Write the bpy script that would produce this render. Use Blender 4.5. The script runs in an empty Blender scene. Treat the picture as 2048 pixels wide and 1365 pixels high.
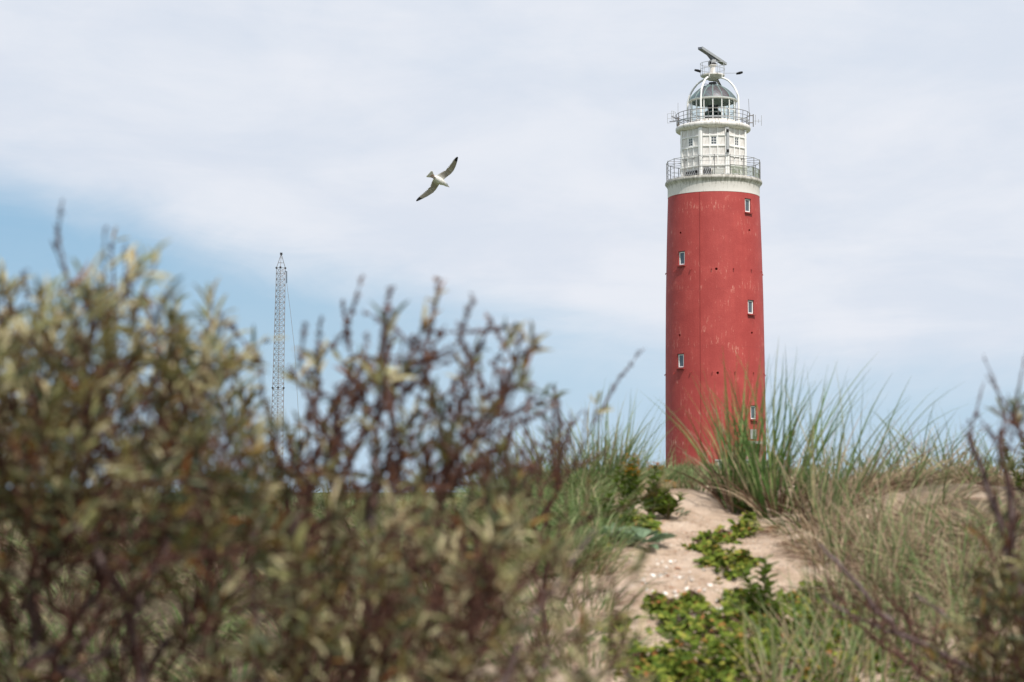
import bpy, bmesh, math, random
import numpy as np
from mathutils import Vector, Matrix
random.seed(7); rng = np.random.default_rng(11)
sc = bpy.context.scene
COL = sc.collection
PI = math.pi; R = math.radians

# ------------------------------------------------------------------ camera
FPX = 3800.0; CX, CY = 1024.0, 682.5; CAMZ = 1.7
TILT = math.atan(300.5 / FPX)
cam = bpy.data.cameras.new('camera'); camo = bpy.data.objects.new('camera', cam); COL.objects.link(camo)
camo.location = (0, 0, CAMZ); camo.rotation_euler = (PI / 2 + TILT, 0, 0)
cam.sensor_width = 36; cam.lens = FPX / 2048 * 36; cam.clip_start = 0.1; cam.clip_end = 12000
cam.dof.use_dof = True; cam.dof.focus_distance = 150; cam.dof.aperture_fstop = 4.6
sc.camera = camo

# ------------------------------------------------------------------ nodes helper
class NT:
    def __init__(s, tree): s.t = tree; s.n = tree.nodes; s.l = tree.links
    def new(s, typ, **kw):
        nd = s.n.new(typ)
        for k, v in kw.items():
            if k.startswith('i_'):
                key = k[2:]; key = int(key) if key.isdigit() else key.replace('_', ' ')
                s.put(nd.inputs[key], v)
            else: setattr(nd, k, v)
        return nd
    def put(s, sock, v):
        if isinstance(v, bpy.types.NodeSocket): s.l.new(v, sock)
        elif isinstance(v, (tuple, list)) and sock.type == 'RGBA' and len(v) == 3: sock.default_value = (*v, 1)
        else: sock.default_value = v
    def math(s, op, a, b=0.0, c=None, clamp=False):
        nd = s.n.new('ShaderNodeMath'); nd.operation = op; nd.use_clamp = clamp
        s.put(nd.inputs[0], a); s.put(nd.inputs[1], b)
        if c is not None: s.put(nd.inputs[2], c)
        return nd.outputs[0]
    def mix(s, f, a, b):
        nd = s.n.new('ShaderNodeMix'); nd.data_type = 'RGBA'
        s.put(nd.inputs[0], f); s.put(nd.inputs[6], a); s.put(nd.inputs[7], b)
        return nd.outputs[2]
    def noise(s, vec, scale, detail=4, rough=.55, dist=0.0):
        nd = s.new('ShaderNodeTexNoise'); s.l.new(vec, nd.inputs['Vector'])
        nd.inputs['Scale'].default_value = scale; nd.inputs['Detail'].default_value = detail
        nd.inputs['Roughness'].default_value = rough; nd.inputs['Distortion'].default_value = dist
        return nd.outputs[0]
    def smooth(s, v, lo, hi, a=0.0, b=1.0):
        nd = s.n.new('ShaderNodeMapRange'); nd.interpolation_type = 'SMOOTHSTEP'
        s.put(nd.inputs[0], v); s.put(nd.inputs[1], lo); s.put(nd.inputs[2], hi); s.put(nd.inputs[3], a); s.put(nd.inputs[4], b)
        return nd.outputs[0]
    def ramp(s, fac, stops, interp='LINEAR'):
        nd = s.n.new('ShaderNodeValToRGB'); cr = nd.color_ramp; cr.interpolation = interp
        while len(cr.elements) < len(stops): cr.elements.new(1)
        for e, (p, c) in zip(cr.elements, stops): e.position = p; e.color = (*c, 1)
        s.put(nd.inputs[0], fac); return nd.outputs[0]
    def comb(s, x, y, z):
        nd = s.n.new('ShaderNodeCombineXYZ')
        for i, v in enumerate((x, y, z)): s.put(nd.inputs[i], v)
        return nd.outputs[0]

# ------------------------------------------------------------------ sky, sun, exposure
SUN_AZ, SUN_EL = R(24), R(56)            # azimuth measured from behind the camera towards the right
w = bpy.data.worlds.new('World'); sc.world = w; w.use_nodes = True
T = NT(w.node_tree); T.n.clear()
sky = T.new('ShaderNodeTexSky', sky_type='NISHITA', sun_disc=False, sun_elevation=SUN_EL, sun_rotation=PI - SUN_AZ,
            air_density=1.0, dust_density=1.2, ozone_density=1.0)
tc = T.new('ShaderNodeTexCoord'); sep = T.new('ShaderNodeSeparateXYZ'); T.l.new(tc.outputs['Generated'], sep.inputs[0])
X, Y, Z = sep.outputs
hor = T.math('SQRT', T.math('ADD', T.math('MULTIPLY', X, X), T.math('MULTIPLY', Y, Y)))
hor = T.math('MAXIMUM', hor, .02)
sx = T.math('DIVIDE', X, hor); el = T.math('DIVIDE', Z, hor)
# cloud sheet seen as a plane high above: (x, y)/z keeps streaks flat near the horizon
zz_ = T.math('ADD', T.math('MAXIMUM', Z, 0.0), .10)
pl = T.comb(T.math('DIVIDE', X, zz_), T.math('DIVIDE', Y, zz_), 0.0)
st = T.comb(T.math('MULTIPLY', X, 1.0), T.math('MULTIPLY', Y, 1.0), T.math('MULTIPLY', Z, 3.2))
n1 = T.noise(st, 3.2, 6, .55, .6)
n2 = T.noise(st, 11.0, 7, .6, .8)
n3 = T.noise(pl, 1.3, 6, .6, .5)
line = T.math('SUBTRACT', .080, T.math('MULTIPLY', sx, .26))
line = T.math('MINIMUM', T.math('MAXIMUM', line, .052), .30)
dd = T.math('SUBTRACT', el, line)
dd = T.math('ADD', dd, T.math('MULTIPLY', T.math('SUBTRACT', n1, .5), .075))
dd = T.math('ADD', dd, T.math('MULTIPLY', T.math('SUBTRACT', n2, .5), .022))
veil = T.smooth(dd, -.018, .036, 0.08, .93)
veil = T.math('ADD', veil, T.math('MULTIPLY', T.math('SUBTRACT', n2, .5), .20))
veil = T.math('ADD', veil, T.math('MULTIPLY', T.math('SUBTRACT', n1, .5), .18), clamp=True)
n4 = T.noise(T.comb(X, Y, T.math('MULTIPLY', Z, 1.7)), 9.0, 7, .58, .5)
ccol = T.mix(T.smooth(T.math('ADD', T.math('MULTIPLY', n3, .55), T.math('MULTIPLY', n4, .45)), .38, .62), (7.3, 7.8, 8.75), (8.3, 8.55, 9.2))
hazef = T.smooth(el, -.01, .09, .75, 0.0)
rightf = T.smooth(sx, -.20, .08, 0.0, .6)
clear = T.mix(.8, sky.outputs[0], T.mix(T.smooth(el, .0, .16), (4.7, 6.6, 8.3), (3.0, 5.3, 7.5)))
base = T.mix(T.math('MAXIMUM', hazef, rightf), clear, (5.3, 6.95, 8.5))
full = T.mix(veil, base, ccol)
bg = T.new('ShaderNodeBackground'); T.l.new(full, bg.inputs[0]); bg.inputs[1].default_value = 0.1
wo = T.new('ShaderNodeOutputWorld'); T.l.new(bg.outputs[0], wo.inputs[0])

sun = bpy.data.lights.new('sun', 'SUN'); sun.energy = 4.6; sun.angle = R(.6); sun.color = (1, .955, .89)
suno = bpy.data.objects.new('sun', sun); COL.objects.link(suno)
SD = Vector((math.cos(SUN_EL) * math.sin(SUN_AZ), -math.cos(SUN_EL) * math.cos(SUN_AZ), math.sin(SUN_EL)))
suno.rotation_euler = SD.to_track_quat('Z', 'Y').to_euler(); suno.location = (20, -40, 60)
sc.view_settings.view_transform = 'Standard'; sc.view_settings.look = 'None'
sc.view_settings.exposure = 0; sc.view_settings.gamma = 1; sc.view_settings.use_curve_mapping = False
sc.render.engine = 'CYCLES'

# ------------------------------------------------------------------ survey helpers (photo measurement -> metres)
def P(px, py, Yd):
    u = (px - CX) / FPX; v = (CY - py) / FPX
    k = Yd / (math.cos(TILT) - v * math.sin(TILT))
    return Vector((u * k, Yd, CAMZ + k * (math.sin(TILT) + v * math.cos(TILT))))
def pxm(py, Yd):
    v = (CY - py) / FPX
    return Yd / (math.cos(TILT) - v * math.sin(TILT)) / FPX

# ------------------------------------------------------------------ materials
def mat(name, base, rough=.7, metal=0.0, spec=.4, trans=None, fn=None):
    m = bpy.data.materials.new(name); m.use_nodes = True
    t = NT(m.node_tree); b = t.n['Principled BSDF']
    b.inputs['Roughness'].default_value = rough; b.inputs['Metallic'].default_value = metal
    b.inputs['Specular IOR Level'].default_value = spec
    if fn:
        r = fn(t, b)
        if r is not None: t.put(b.inputs['Base Color'], r)
    else: b.inputs['Base Color'].default_value = (*base, 1)
    if trans:
        tr = t.new('ShaderNodeBsdfTranslucent'); mx = t.new('ShaderNodeMixShader'); mx.inputs[0].default_value = trans
        src = b.inputs['Base Color']
        if src.is_linked: t.l.new(src.links[0].from_socket, tr.inputs[0])
        else: tr.inputs[0].default_value = src.default_value
        out = t.n['Material Output']
        t.l.new(b.outputs[0], mx.inputs[1]); t.l.new(tr.outputs[0], mx.inputs[2]); t.l.new(mx.outputs[0], out.inputs[0])
    return m
def bump(t, b, h, dist, strength=1.0):
    bp = t.new('ShaderNodeBump'); bp.inputs['Strength'].default_value = strength; bp.inputs['Distance'].default_value = dist
    t.l.new(h, bp.inputs['Height']); t.l.new(bp.outputs[0], b.inputs['Normal'])
def objco(t): return t.new('ShaderNodeTexCoord').outputs['Object']
def island(stops, back=None, interp='CONSTANT', backfac=.8):
    def fn(t, b):
        g = t.new('ShaderNodeNewGeometry')
        c = t.ramp(g.outputs['Random Per Island'], stops, interp)
        if back: c = t.mix(t.math('MULTIPLY', g.outputs['Backfacing'], backfac), c, back)
        n = t.noise(objco(t), 60, 3)
        hsv = t.new('ShaderNodeHueSaturation'); t.l.new(c, hsv.inputs['Color'])
        t.l.new(t.smooth(n, .3, .7, .75, 1.25), hsv.inputs['Value'])
        return hsv.outputs[0]
    return fn
def painted(col, dirt, amt=.5, scale=1.0):
    def fn(t, b):
        o = objco(t); s = t.new('ShaderNodeSeparateXYZ'); t.l.new(o, s.inputs[0])
        v = t.comb(t.math('MULTIPLY', s.outputs[0], 2.2), t.math('MULTIPLY', s.outputs[1], 2.2), t.math('MULTIPLY', s.outputs[2], .45))
        n = t.noise(v, 2.2 * scale, 6, .65); n2_ = t.noise(o, 9 * scale, 4)
        f = t.math('MULTIPLY', t.smooth(t.math('ADD', n, t.math('MULTIPLY', n2_, .25)), .56, .82), amt)
        bump(t, b, n2_, .006)
        return t.mix(f, col, dirt)
    return fn
M = {}
M['white'] = mat('white_paint', None, .55, fn=painted((.80, .765, .73), (.36, .32, .27), .75))
M['panel'] = mat('panel_paint', None, .6, fn=painted((.77, .74, .705), (.44, .39, .34), .6, 1.4))
M['trim'] = mat('trim_white', (.84, .83, .80), .5)
M['grey'] = mat('grey_metal', None, .55, .3, fn=painted((.20, .20, .20), (.20, .11, .06), .5, 3))
M['lgrey'] = mat('light_grey_metal', None, .5, .2, fn=painted((.42, .43, .44), (.25, .23, .2), .4, 3))
M['dark'] = mat('dark_metal', (.045, .045, .05), .5, .3)
M['black'] = mat('black_gap', (.012, .012, .012), .9)
M['radar'] = mat('radar_grey', None, .5, .2, fn=painted((.15, .16, .19), (.10, .10, .11), .5, 3))
M['glass'] = mat('lantern_glass', (.9, .95, .94), .03, 0, .5)
_b = M['glass'].node_tree.nodes['Principled BSDF']; _b.inputs['Transmission Weight'].default_value = 1; _b.inputs['IOR'].default_value = 1.08
M['winglass'] = mat('window_glass', (.07, .09, .11), .08, 0, .8)
M['louvre'] = mat('green_grey_louvre', None, .6, fn=painted((.31, .35, .27), (.24, .23, .16), .5, 3))
M['stone'] = mat('grey_stone', None, .9, fn=painted((.36, .36, .34), (.18, .18, .15), .8, 2))
M['door'] = mat('pink_door', None, .7, fn=painted((.42, .22, .21), (.3, .2, .2), .5, 3))

def copper(t, b):
    o = objco(t); n = t.noise(o, 1.3, 5, .6, .6); n_ = t.noise(o, 5, 5)
    g = t.new('ShaderNodeObjectInfo'); r = t.math('ADD', n, t.math('MULTIPLY', t.math('SUBTRACT', g.outputs['Random'], .5), .22))
    c = t.ramp(t.math('ADD', r, t.math('MULTIPLY', t.math('SUBTRACT', n_, .5), .2)),
               [(.38, (.085, .07, .072)), (.5, (.125, .125, .14)), (.6, (.12, .18, .19)), (.74, (.20, .31, .29))])
    return c
M['copper'] = mat('weathered_copper', None, .5, .25, fn=copper)
M['seam'] = mat('verdigris_seam', (.22, .31, .29), .6)

# ------------------------------------------------------------------ mesh helpers
def link(o, parent=None):
    COL.objects.link(o)
    if parent is not None: o.parent = parent
    return o
def tag(o, label=None, cat=None, group=None, kind=None):
    if label: o['label'] = label
    if cat: o['category'] = cat
    if group: o['group'] = group
    if kind: o['kind'] = kind
    return o
def empty(name, loc, label=None, cat=None, group=None, rz=0):
    o = bpy.data.objects.new(name, None); o.location = loc; o.rotation_euler[2] = rz; o.empty_display_size = .3
    link(o); tag(o, label, cat, group); return o
class MB:
    def __init__(s): s.v = []; s.f = []
    def add(s, v, f):
        k = len(s.v); s.v += [tuple(p) for p in v]; s.f += [tuple(i + k for i in q) for q in f]; return s
    def box(s, c, d, rz=0.0):
        x, y, z = d[0] / 2, d[1] / 2, d[2] / 2; ca, sa = math.cos(rz), math.sin(rz); v = []
        for a in (-x, x):
            for b in (-y, y):
                for e in (-z, z): v.append((c[0] + a * ca - b * sa, c[1] + a * sa + b * ca, c[2] + e))
        return s.add(v, [(0, 1, 3, 2), (4, 6, 7, 5), (0, 4, 5, 1), (2, 3, 7, 6), (0, 2, 6, 4), (1, 5, 7, 3)])
    def tube(s, pts, r, n=6, closed=False):
        pts = [Vector(p) for p in pts]; L = len(pts); rr = r if isinstance(r, (list, tuple)) else [r] * L
        v = []; f = []; prev = None
        for i, p in enumerate(pts):
            if closed: d = pts[(i + 1) % L] - pts[i - 1]
            else: d = pts[min(i + 1, L - 1)] - pts[max(i - 1, 0)]
            d.normalize()
            up = Vector((0, 0, 1)) if abs(d.z) < .95 else Vector((1, 0, 0))
            a = d.cross(up).normalized(); b = a.cross(d).normalized()
            if prev is not None and a.dot(prev) < 0 and abs(d.z) >= .95: a = -a; b = -b
            prev = a
            for k in range(n):
                t = 2 * PI * k / n; v.append(p + (a * math.cos(t) + b * math.sin(t)) * rr[i])
        for i in range(L if closed else L - 1):
            j = (i + 1) % L
            for k in range(n):
                k2 = (k + 1) % n; f.append((i * n + k, i * n + k2, j * n + k2, j * n + k))
        if not closed: f.append(tuple(range(n - 1, -1, -1))); f.append(tuple((L - 1) * n + k for k in range(n)))
        return s.add(v, f)
    def lathe(s, prof, n=96, a0=0.0, a1=2 * PI, cap=True):
        full = abs(a1 - a0 - 2 * PI) < 1e-6; m = n if full else n + 1; v = []; f = []
        for i in range(m):
            a = a0 + (a1 - a0) * i / n
            for r_, z in prof: v.append((r_ * math.sin(a), -r_ * math.cos(a), z))
        L = len(prof)
        for i in range(n):
            j = (i + 1) % m
            for k in range(L - 1): f.append((i * L + k, j * L + k, j * L + k + 1, i * L + k + 1))
        if cap and full:
            f.append(tuple(i * L for i in range(m - 1, -1, -1))); f.append(tuple(i * L + L - 1 for i in range(m)))
        return s.add(v, f)
    def ico(s, c, r, sq=1.0):
        c = Vector(c); v = []; f = []
        for i in range(1, 4):
            t = PI * i / 4
            for k in range(8): a = 2 * PI * k / 8; v.append(c + Vector((math.sin(t) * math.cos(a), math.sin(t) * math.sin(a), math.cos(t) * sq)) * r)
        v += [c + Vector((0, 0, r * sq)), c - Vector((0, 0, r * sq))]
        for k in range(8):
            k2 = (k + 1) % 8
            for i in range(2): f.append((i * 8 + k, i * 8 + 8 + k, i * 8 + 8 + k2, i * 8 + k2))
            f.append((24, k, k2)); f.append((25, 16 + k2, 16 + k))
        return s.add(v, f)
    def mesh(s, name, m, smooth=None):
        me = bpy.data.meshes.new(name); me.from_pydata(s.v, [], s.f); me.materials.append(m); me.update()
        if smooth is not None:
            me.polygons.foreach_set('use_smooth', [True] * len(me.polygons)); me.set_sharp_from_angle(angle=R(smooth))
        return me
    def build(s, name, m, parent=None, smooth=None, loc=None, rz=None):
        o = bpy.data.objects.new(name, s.mesh(name, m, smooth)); link(o, parent)
        if loc is not None: o.location = loc
        if rz is not None: o.rotation_euler[2] = rz
        return o
def inst(name, me, parent, loc, rz=0.0):
    o = bpy.data.objects.new(name, me); link(o, parent); o.location = loc; o.rotation_euler[2] = rz; return o
def npmesh(name, V, F, m, smooth=False, mi=None):
    """F: (n,3) or (n,4) int array, or list of such arrays"""
    if not isinstance(F, list): F = [F]
    F = [f for f in F if len(f)]
    me = bpy.data.meshes.new(name)
    me.vertices.add(len(V)); me.vertices.foreach_set('co', np.ascontiguousarray(V, dtype=np.float32).ravel())
    tot = np.concatenate([np.full(len(f), f.shape[1]) for f in F]); li = np.concatenate([f.ravel() for f in F])
    me.loops.add(len(li)); me.loops.foreach_set('vertex_index', li.astype(np.int32))
    me.polygons.add(len(tot)); st_ = np.concatenate([[0], np.cumsum(tot)[:-1]])
    me.polygons.foreach_set('loop_start', st_.astype(np.int32)); me.polygons.foreach_set('loop_total', tot.astype(np.int32))
    me.polygons.foreach_set('use_smooth', np.full(len(tot), smooth))
    for q in (m if isinstance(m, list) else [m]): me.materials.append(q)
    if mi is not None: me.polygons.foreach_set('material_index', mi.astype(np.int32))
    me.update(calc_edges=True); me.validate(); return me
def npobj(name, V, F, m, parent=None, smooth=False, mi=None):
    return link(bpy.data.objects.new(name, npmesh(name, V, F, m, smooth, mi)), parent)

# ------------------------------------------------------------------ the ground
YC = 9.7
def sst(x, a, b):
    t = np.clip((x - a) / (b - a), 0, 1); return t * t * (3 - 2 * t)
_ph = rng.uniform(0, 6.28, (40, 2)); _dir = rng.uniform(0, 6.28, 40)
def wav(x, y, s, k0, n=5):
    z = 0
    for i in range(n):
        a = _dir[k0 + i]; fr = s * (1 + .45 * i); z = z + np.sin((x * math.cos(a) + y * math.sin(a)) * fr + _ph[k0 + i, 0]) * .7 ** i
    return z / 2.2
TX = P(1431.5, 900, 160).x
CRX = np.array([0, 600, 900, 1050, 1150, 1250, 1350, 1450, 1560, 1700, 1850, 1960, 2048, 2500]); CRX = (CRX - 1024) / FPX * YC
CRZ = (983 - np.array([1040, 1022, 1008, 985, 972, 964, 960, 975, 968, 955, 948, 958, 965, 960])) / FPX * YC
_pit = [(rng.uniform(.25, 1.9), rng.uniform(6.5, 9.6), rng.uniform(.03, .085), rng.uniform(-.020, .014)) for _ in range(130)]
def ground(x, y):
    x = np.asarray(x, float); y = np.asarray(y, float)
    zc = np.interp(x, CRX, CRZ)
    near = -1.25 + (zc + 1.25) * np.clip((y - 3.0) / (YC - 3.0), 0, 1)
    near = np.where(y < 3.0, -1.25 - .42 * sst(3.0 - y, 0, 3), near)
    # rounding at the crest, drop behind it
    near = near - .055 * np.exp(-((y - YC) / .55) ** 2)
    back = -1.9 * sst(y, YC + .1, 26) - 1.6 * sst(y, 30, 120)
    z = near + back
    # hollow path of bare sand and raised grassy bank on the right
    z = z - .05 * np.exp(-((x - .95 - .10 * (9 - y)) / .42) ** 2) * sst(y, 4, 6) * (1 - sst(y, 9, 10))
    z = z + .13 * sst(x, 1.35, 2.1) * np.exp(-((y - 8.2) / 1.3) ** 2)
    # little sand ledge under the shelly patch
    lx = np.exp(-((x - .80) / .28) ** 2)
    z = z + .045 * lx * sst(y + .06 * np.sin(x * 9), 7.28, 7.36) * (1 - sst(y, 7.5, 8.3))
    for (a_, b_, c_, d_) in _pit:
        q = ((x - a_) / c_) ** 2 + ((y - b_) / (c_ * .8)) ** 2; z = z + d_ * np.exp(-np.minimum(q, 40))
    nearw = np.exp(-(np.maximum(y - 9, 0) / 5) ** 2)
    z = z + (.022 * wav(x, y, 3.3, 0) + .015 * wav(x, y, 11, 5) + .009 * wav(x, y, 27, 10) + .006 * wav(x, y, 52, 15)) * nearw
    z = z + .35 * wav(x, y, .11, 20) * sst(y, 18, 40) * (1 - sst(y, 400, 900))
    d = np.hypot(x - TX, (y - 160) * .9)
    z = z + (np.interp(d, [0, 5.6, 7.5, 11, 24, 60], [5.15, 5.05, 4.6, 3.4, 1.6, 0]))
    return z + CAMZ
def gz(x, y): return float(ground(x, y))
def hit(px, py, y0=4.0, y1=9.9):
    ys = np.linspace(y0, y1, 240); k = np.array([P(px, py, yy) for yy in ys]); g = ground(k[:, 0], k[:, 1])
    idx = np.where(k[:, 2] <= g)[0]
    i = idx[0] if len(idx) else len(ys) - 1
    return Vector((k[i, 0], k[i, 1], float(g[i])))
def axis(lo, f0, f1, hi, fine, grow):
    a = list(np.arange(f0, f1, fine)); s = fine; v = f1
    while v < hi: a.append(v); s *= grow; v += s
    a.append(hi); s = fine; v = f0; b = []
    while v > lo: s *= grow; v -= s; b.append(v)
    return np.array(b[::-1] + a)
xs = axis(-4000, -2.2, 3.6, 4000, .03, 1.06); ys = axis(-400, 4.4, 11.6, 6000, .03, 1.055)
GX, GY = np.meshgrid(xs, ys); GZ = ground(GX, GY)
V = np.stack([GX.ravel(), GY.ravel(), GZ.ravel()], 1); nx = len(xs); ny = len(ys)
ii = (np.arange(ny - 1)[:, None] * nx + np.arange(nx - 1)[None]).ravel()
def groundmat(t, b):
    o = t.new('ShaderNodeNewGeometry').outputs['Position']
    s = t.new('ShaderNodeSeparateXYZ'); t.l.new(o, s.inputs[0])
    n = t.noise(o, 5, 6, .6); nf = t.noise(o, 60, 4, .7); nff = t.noise(o, 300, 2)
    sand = t.ramp(n, [(.32, (.44, .31, .22)), (.48, (.62, .465, .345)), (.7, (.73, .575, .45))])
    sand = t.mix(t.smooth(nf, .52, .72, 0, .28), sand, (.24, .16, .12))
    vor = t.new('ShaderNodeTexVoronoi', feature='F1'); t.l.new(o, vor.inputs['Vector']); vor.inputs['Scale'].default_value = 55
    vm = t.smooth(vor.outputs['Distance'], .12, .26, 1, 0)
    sepc = t.new('ShaderNodeSeparateColor'); t.l.new(vor.outputs['Color'], sepc.inputs[0])
    pick = t.math('MULTIPLY', t.smooth(sepc.outputs[0], .62, .66), vm)
    sand = t.mix(t.math('MULTIPLY', pick, .8), sand, t.ramp(sepc.outputs[1], [(0, (.75, .68, .6)), (.5, (.55, .3, .2)), (.8, (.3, .22, .17))], 'CONSTANT'))
    ng = t.noise(o, .35, 6, .65); nm = t.noise(o, 2.3, 5, .6)
    litter = t.ramp(nf, [(.3, (.07, .06, .035)), (.55, (.16, .125, .08)), (.75, (.26, .20, .13))])
    left = t.smooth(s.outputs[0], .22, -.12)
    lf = t.math('MAXIMUM', left, t.smooth(t.math('ADD', s.outputs[0], t.math('MULTIPLY', nm, .6)), 1.95, 2.35, 0, .92))
    sand = t.mix(t.math('MULTIPLY', lf, t.math('MAXIMUM', t.smooth(nm, .30, .55), t.smooth(s.outputs[0], .05, -.35))), sand, litter)
    grass = t.ramp(t.math('ADD', t.math('MULTIPLY', ng, .7), t.math('MULTIPLY', nm, .3)), [(.35, (.05, .075, .03)), (.5, (.10, .12, .05)), (.65, (.19, .18, .09))])
    far = t.smooth(s.outputs[1], 10.5, 16)
    bump(t, b, t.math('ADD', t.math('ADD', t.math('MULTIPLY', n, .6), nf), t.math('MULTIPLY', nff, .3)), .022)
    return t.mix(far, sand, grass)
M['ground'] = mat('sand_and_dune_grass', None, .95, spec=.15, fn=groundmat)
g = npobj('ground', V, np.stack([ii, ii + 1, ii + nx + 1, ii + nx], 1), M['ground'], smooth=True); tag(g, kind='structure')

# ------------------------------------------------------------------ lighthouse
YT = 160.0
Z0 = P(1431, 940, YT).z - .6
root = empty('lighthouse', (TX, YT, Z0), 'tall round red lighthouse with white watch room, green copper dome and radar bar on top', 'lighthouse')
def zz(py): return P(1431, py, YT).z - Z0
def rr(rp, py): return rp * pxm(py, YT)
def pol(r_, a, z): return Vector((r_ * math.sin(a), -r_ * math.cos(a), z))
redp = [(990, 100.8), (960, 100.5), (920, 100), (800, 99.4), (700, 98.4), (600, 97), (500, 94.6), (440, 92.7), (397, 91.2)]
def rad_at(py): return rr(np.interp(py, [p[0] for p in redp][::-1], [p[1] for p in redp][::-1]), py)
SEAMS = [zz(y) for y in (431, 588, 700, 834, 893)]
def redfn(t, b):
    o = objco(t); s = t.new('ShaderNodeSeparateXYZ'); t.l.new(o, s.inputs[0])
    ang = t.math('MULTIPLY', t.math('ARCTAN2', s.outputs[0], t.math('MULTIPLY', s.outputs[1], -1)), 4.0)
    z = s.outputs[2]
    v = t.comb(t.math('MULTIPLY', ang, 3.2), t.math('MULTIPLY', z, .75), 0.0)
    v2 = t.comb(ang, z, 0.0)
    a = t.noise(v, 1.6, 6, .68); bb = t.noise(v2, .55, 4, .55); c = t.noise(v2, 9, 5, .7); lng = t.noise(t.comb(t.math('MULTIPLY', ang, 2.0), t.math('MULTIPLY', z, .08), 0.0), 2.0, 4)
    near = 0.0; ln = None
    for zs in SEAMS:
        d = t.math('ABSOLUTE', t.math('SUBTRACT', z, zs))
        k = t.smooth(t.math('ABSOLUTE', t.math('SUBTRACT', z, zs + .18)), 0.0, .45, .06, 0)
        near = t.math('MAXIMUM', near, k)
        l_ = t.smooth(d, .0, .035, .45, 0); ln = l_ if ln is None else t.math('MAXIMUM', ln, l_)
    base = t.mix(t.smooth(bb, .35, .65), (.365, .050, .044), (.43, .066, .057))
    base = t.mix(t.smooth(lng, .35, .7, 0, .5), base, (.35, .048, .043))
    base = t.mix(t.smooth(c, .45, .75, 0, .35), base, (.47, .092, .078))
    peel = t.math('ADD', t.math('ADD', a, near), t.math('MULTIPLY', t.math('SUBTRACT', c, .5), .16))
    peel = t.math('ADD', peel, t.math('MULTIPLY', t.math('SUBTRACT', bb, .5), .45))
    base = t.mix(t.smooth(peel, .60, .68, 0, .7), base, (.54, .17, .135))
    base = t.mix(t.smooth(peel, .69, .74, 0, .65), base, (.60, .36, .29))
    base = t.mix(t.math('MULTIPLY', ln, t.smooth(a, .4, .55)), base, (.25, .04, .04))
    for px, py in ((1489.5, 428), (1359.5, 533), (1494.5, 631), (1357, 738), (1498.5, 842)):   # rain streaks running down from the sills
        aw = math.asin((px - 1431) / 95.5) * 4.0; z0 = zz(py) + .6
        k = t.math('MULTIPLY', t.smooth(t.math('ABSOLUTE', t.math('SUBTRACT', ang, aw)), .18, .42, 1, 0), t.math('MULTIPLY', t.smooth(z, z0 - 2.6, z0 - .2), t.math('LESS_THAN', z, z0)))
        base = t.mix(t.math('MULTIPLY', k, t.smooth(a, .38, .6, .1, .55)), base, (.24, .042, .036))
    bump(t, b, t.math('ADD', t.math('MULTIPLY', c, .5), t.math('ADD', bb, t.math('MULTIPLY', a, .5))), .03)
    return base
M['red'] = mat('weathered_red_paint', None, .62, spec=.35, fn=redfn)
prof = []
for i in range(40):
    py = 990 - (990 - 397) * i / 39; prof.append((float(rad_at(py)), zz(py)))
body = MB().lathe(prof, 160).build('tower_shaft', M['red'], root, smooth=35)
# openings cut into the wall
WIN = [(1489.5, 411.5), (1359.5, 517), (1494.5, 614.5), (1357, 722), (1498.5, 825.5)]
HOLE = [(1358, 466), (1492, 461), (1424.5, 538), (1496.5, 666), (1355.5, 671), (1426, 746)]
def az_at(px, py):
    rp = rad_at(py) / pxm(py, YT); cx = 1431.5 + (682 - py) * -.0065 if py < 682 else 1431.5
    return math.asin(max(-.98, min(.98, (px - cx) / rp)))
def shift(r_, a, py):   # a front point on a ring appears higher: convert its picture row to the ring's own height
    y = YT - r_ * math.cos(a); return P(1431, py, y).z - Z0
cut = MB(); wins = []
for px, py in WIN:
    a = az_at(px, py); r_ = float(rad_at(py)); z = shift(r_, a, py); wins.append((a, r_, z))
    c = pol(r_ - .05, a, z); cut.box(c, (.70, .62, 1.16), a)
for px, py in HOLE:
    a = az_at(px, py); r_ = float(rad_at(py)); z = shift(r_, a, py)
    cut.tube([pol(r_ - .35, a, z - .02), pol(r_ + .2, a, z)], .11, 10)
a_d = az_at(1502, 905); r_d = float(rad_at(910)); z_l = shift(r_d, a_d, 888)
cut.box(pol(r_d - .1, a_d, z_l / 2 - .3), (2.3, 1.3, z_l + .6), a_d)
co = cut.build('cutter', M['red']); co.parent = root
co.data.materials.clear(); bm_ = bmesh.new(); bm_.from_mesh(co.data); bmesh.ops.recalc_face_normals(bm_, faces=bm_.faces); bm_.to_mesh(co.data); bm_.free()
bpy.context.view_layer.update()
md = body.modifiers.new('b', 'BOOLEAN'); md.operation = 'DIFFERENCE'; md.solver = 'EXACT'; md.object = co
dg = bpy.context.evaluated_depsgraph_get(); nm_ = bpy.data.meshes.new_from_object(body.evaluated_get(dg))
body.modifiers.clear(); body.data = nm_
nm_.polygons.foreach_set('use_smooth', [True] * len(nm_.polygons)); nm_.set_sharp_from_angle(angle=R(25))
bpy.data.objects.remove(co, do_unlink=True)
M['redplain'] = mat('red_sill_paint', (.30, .045, .04), .7)
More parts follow.
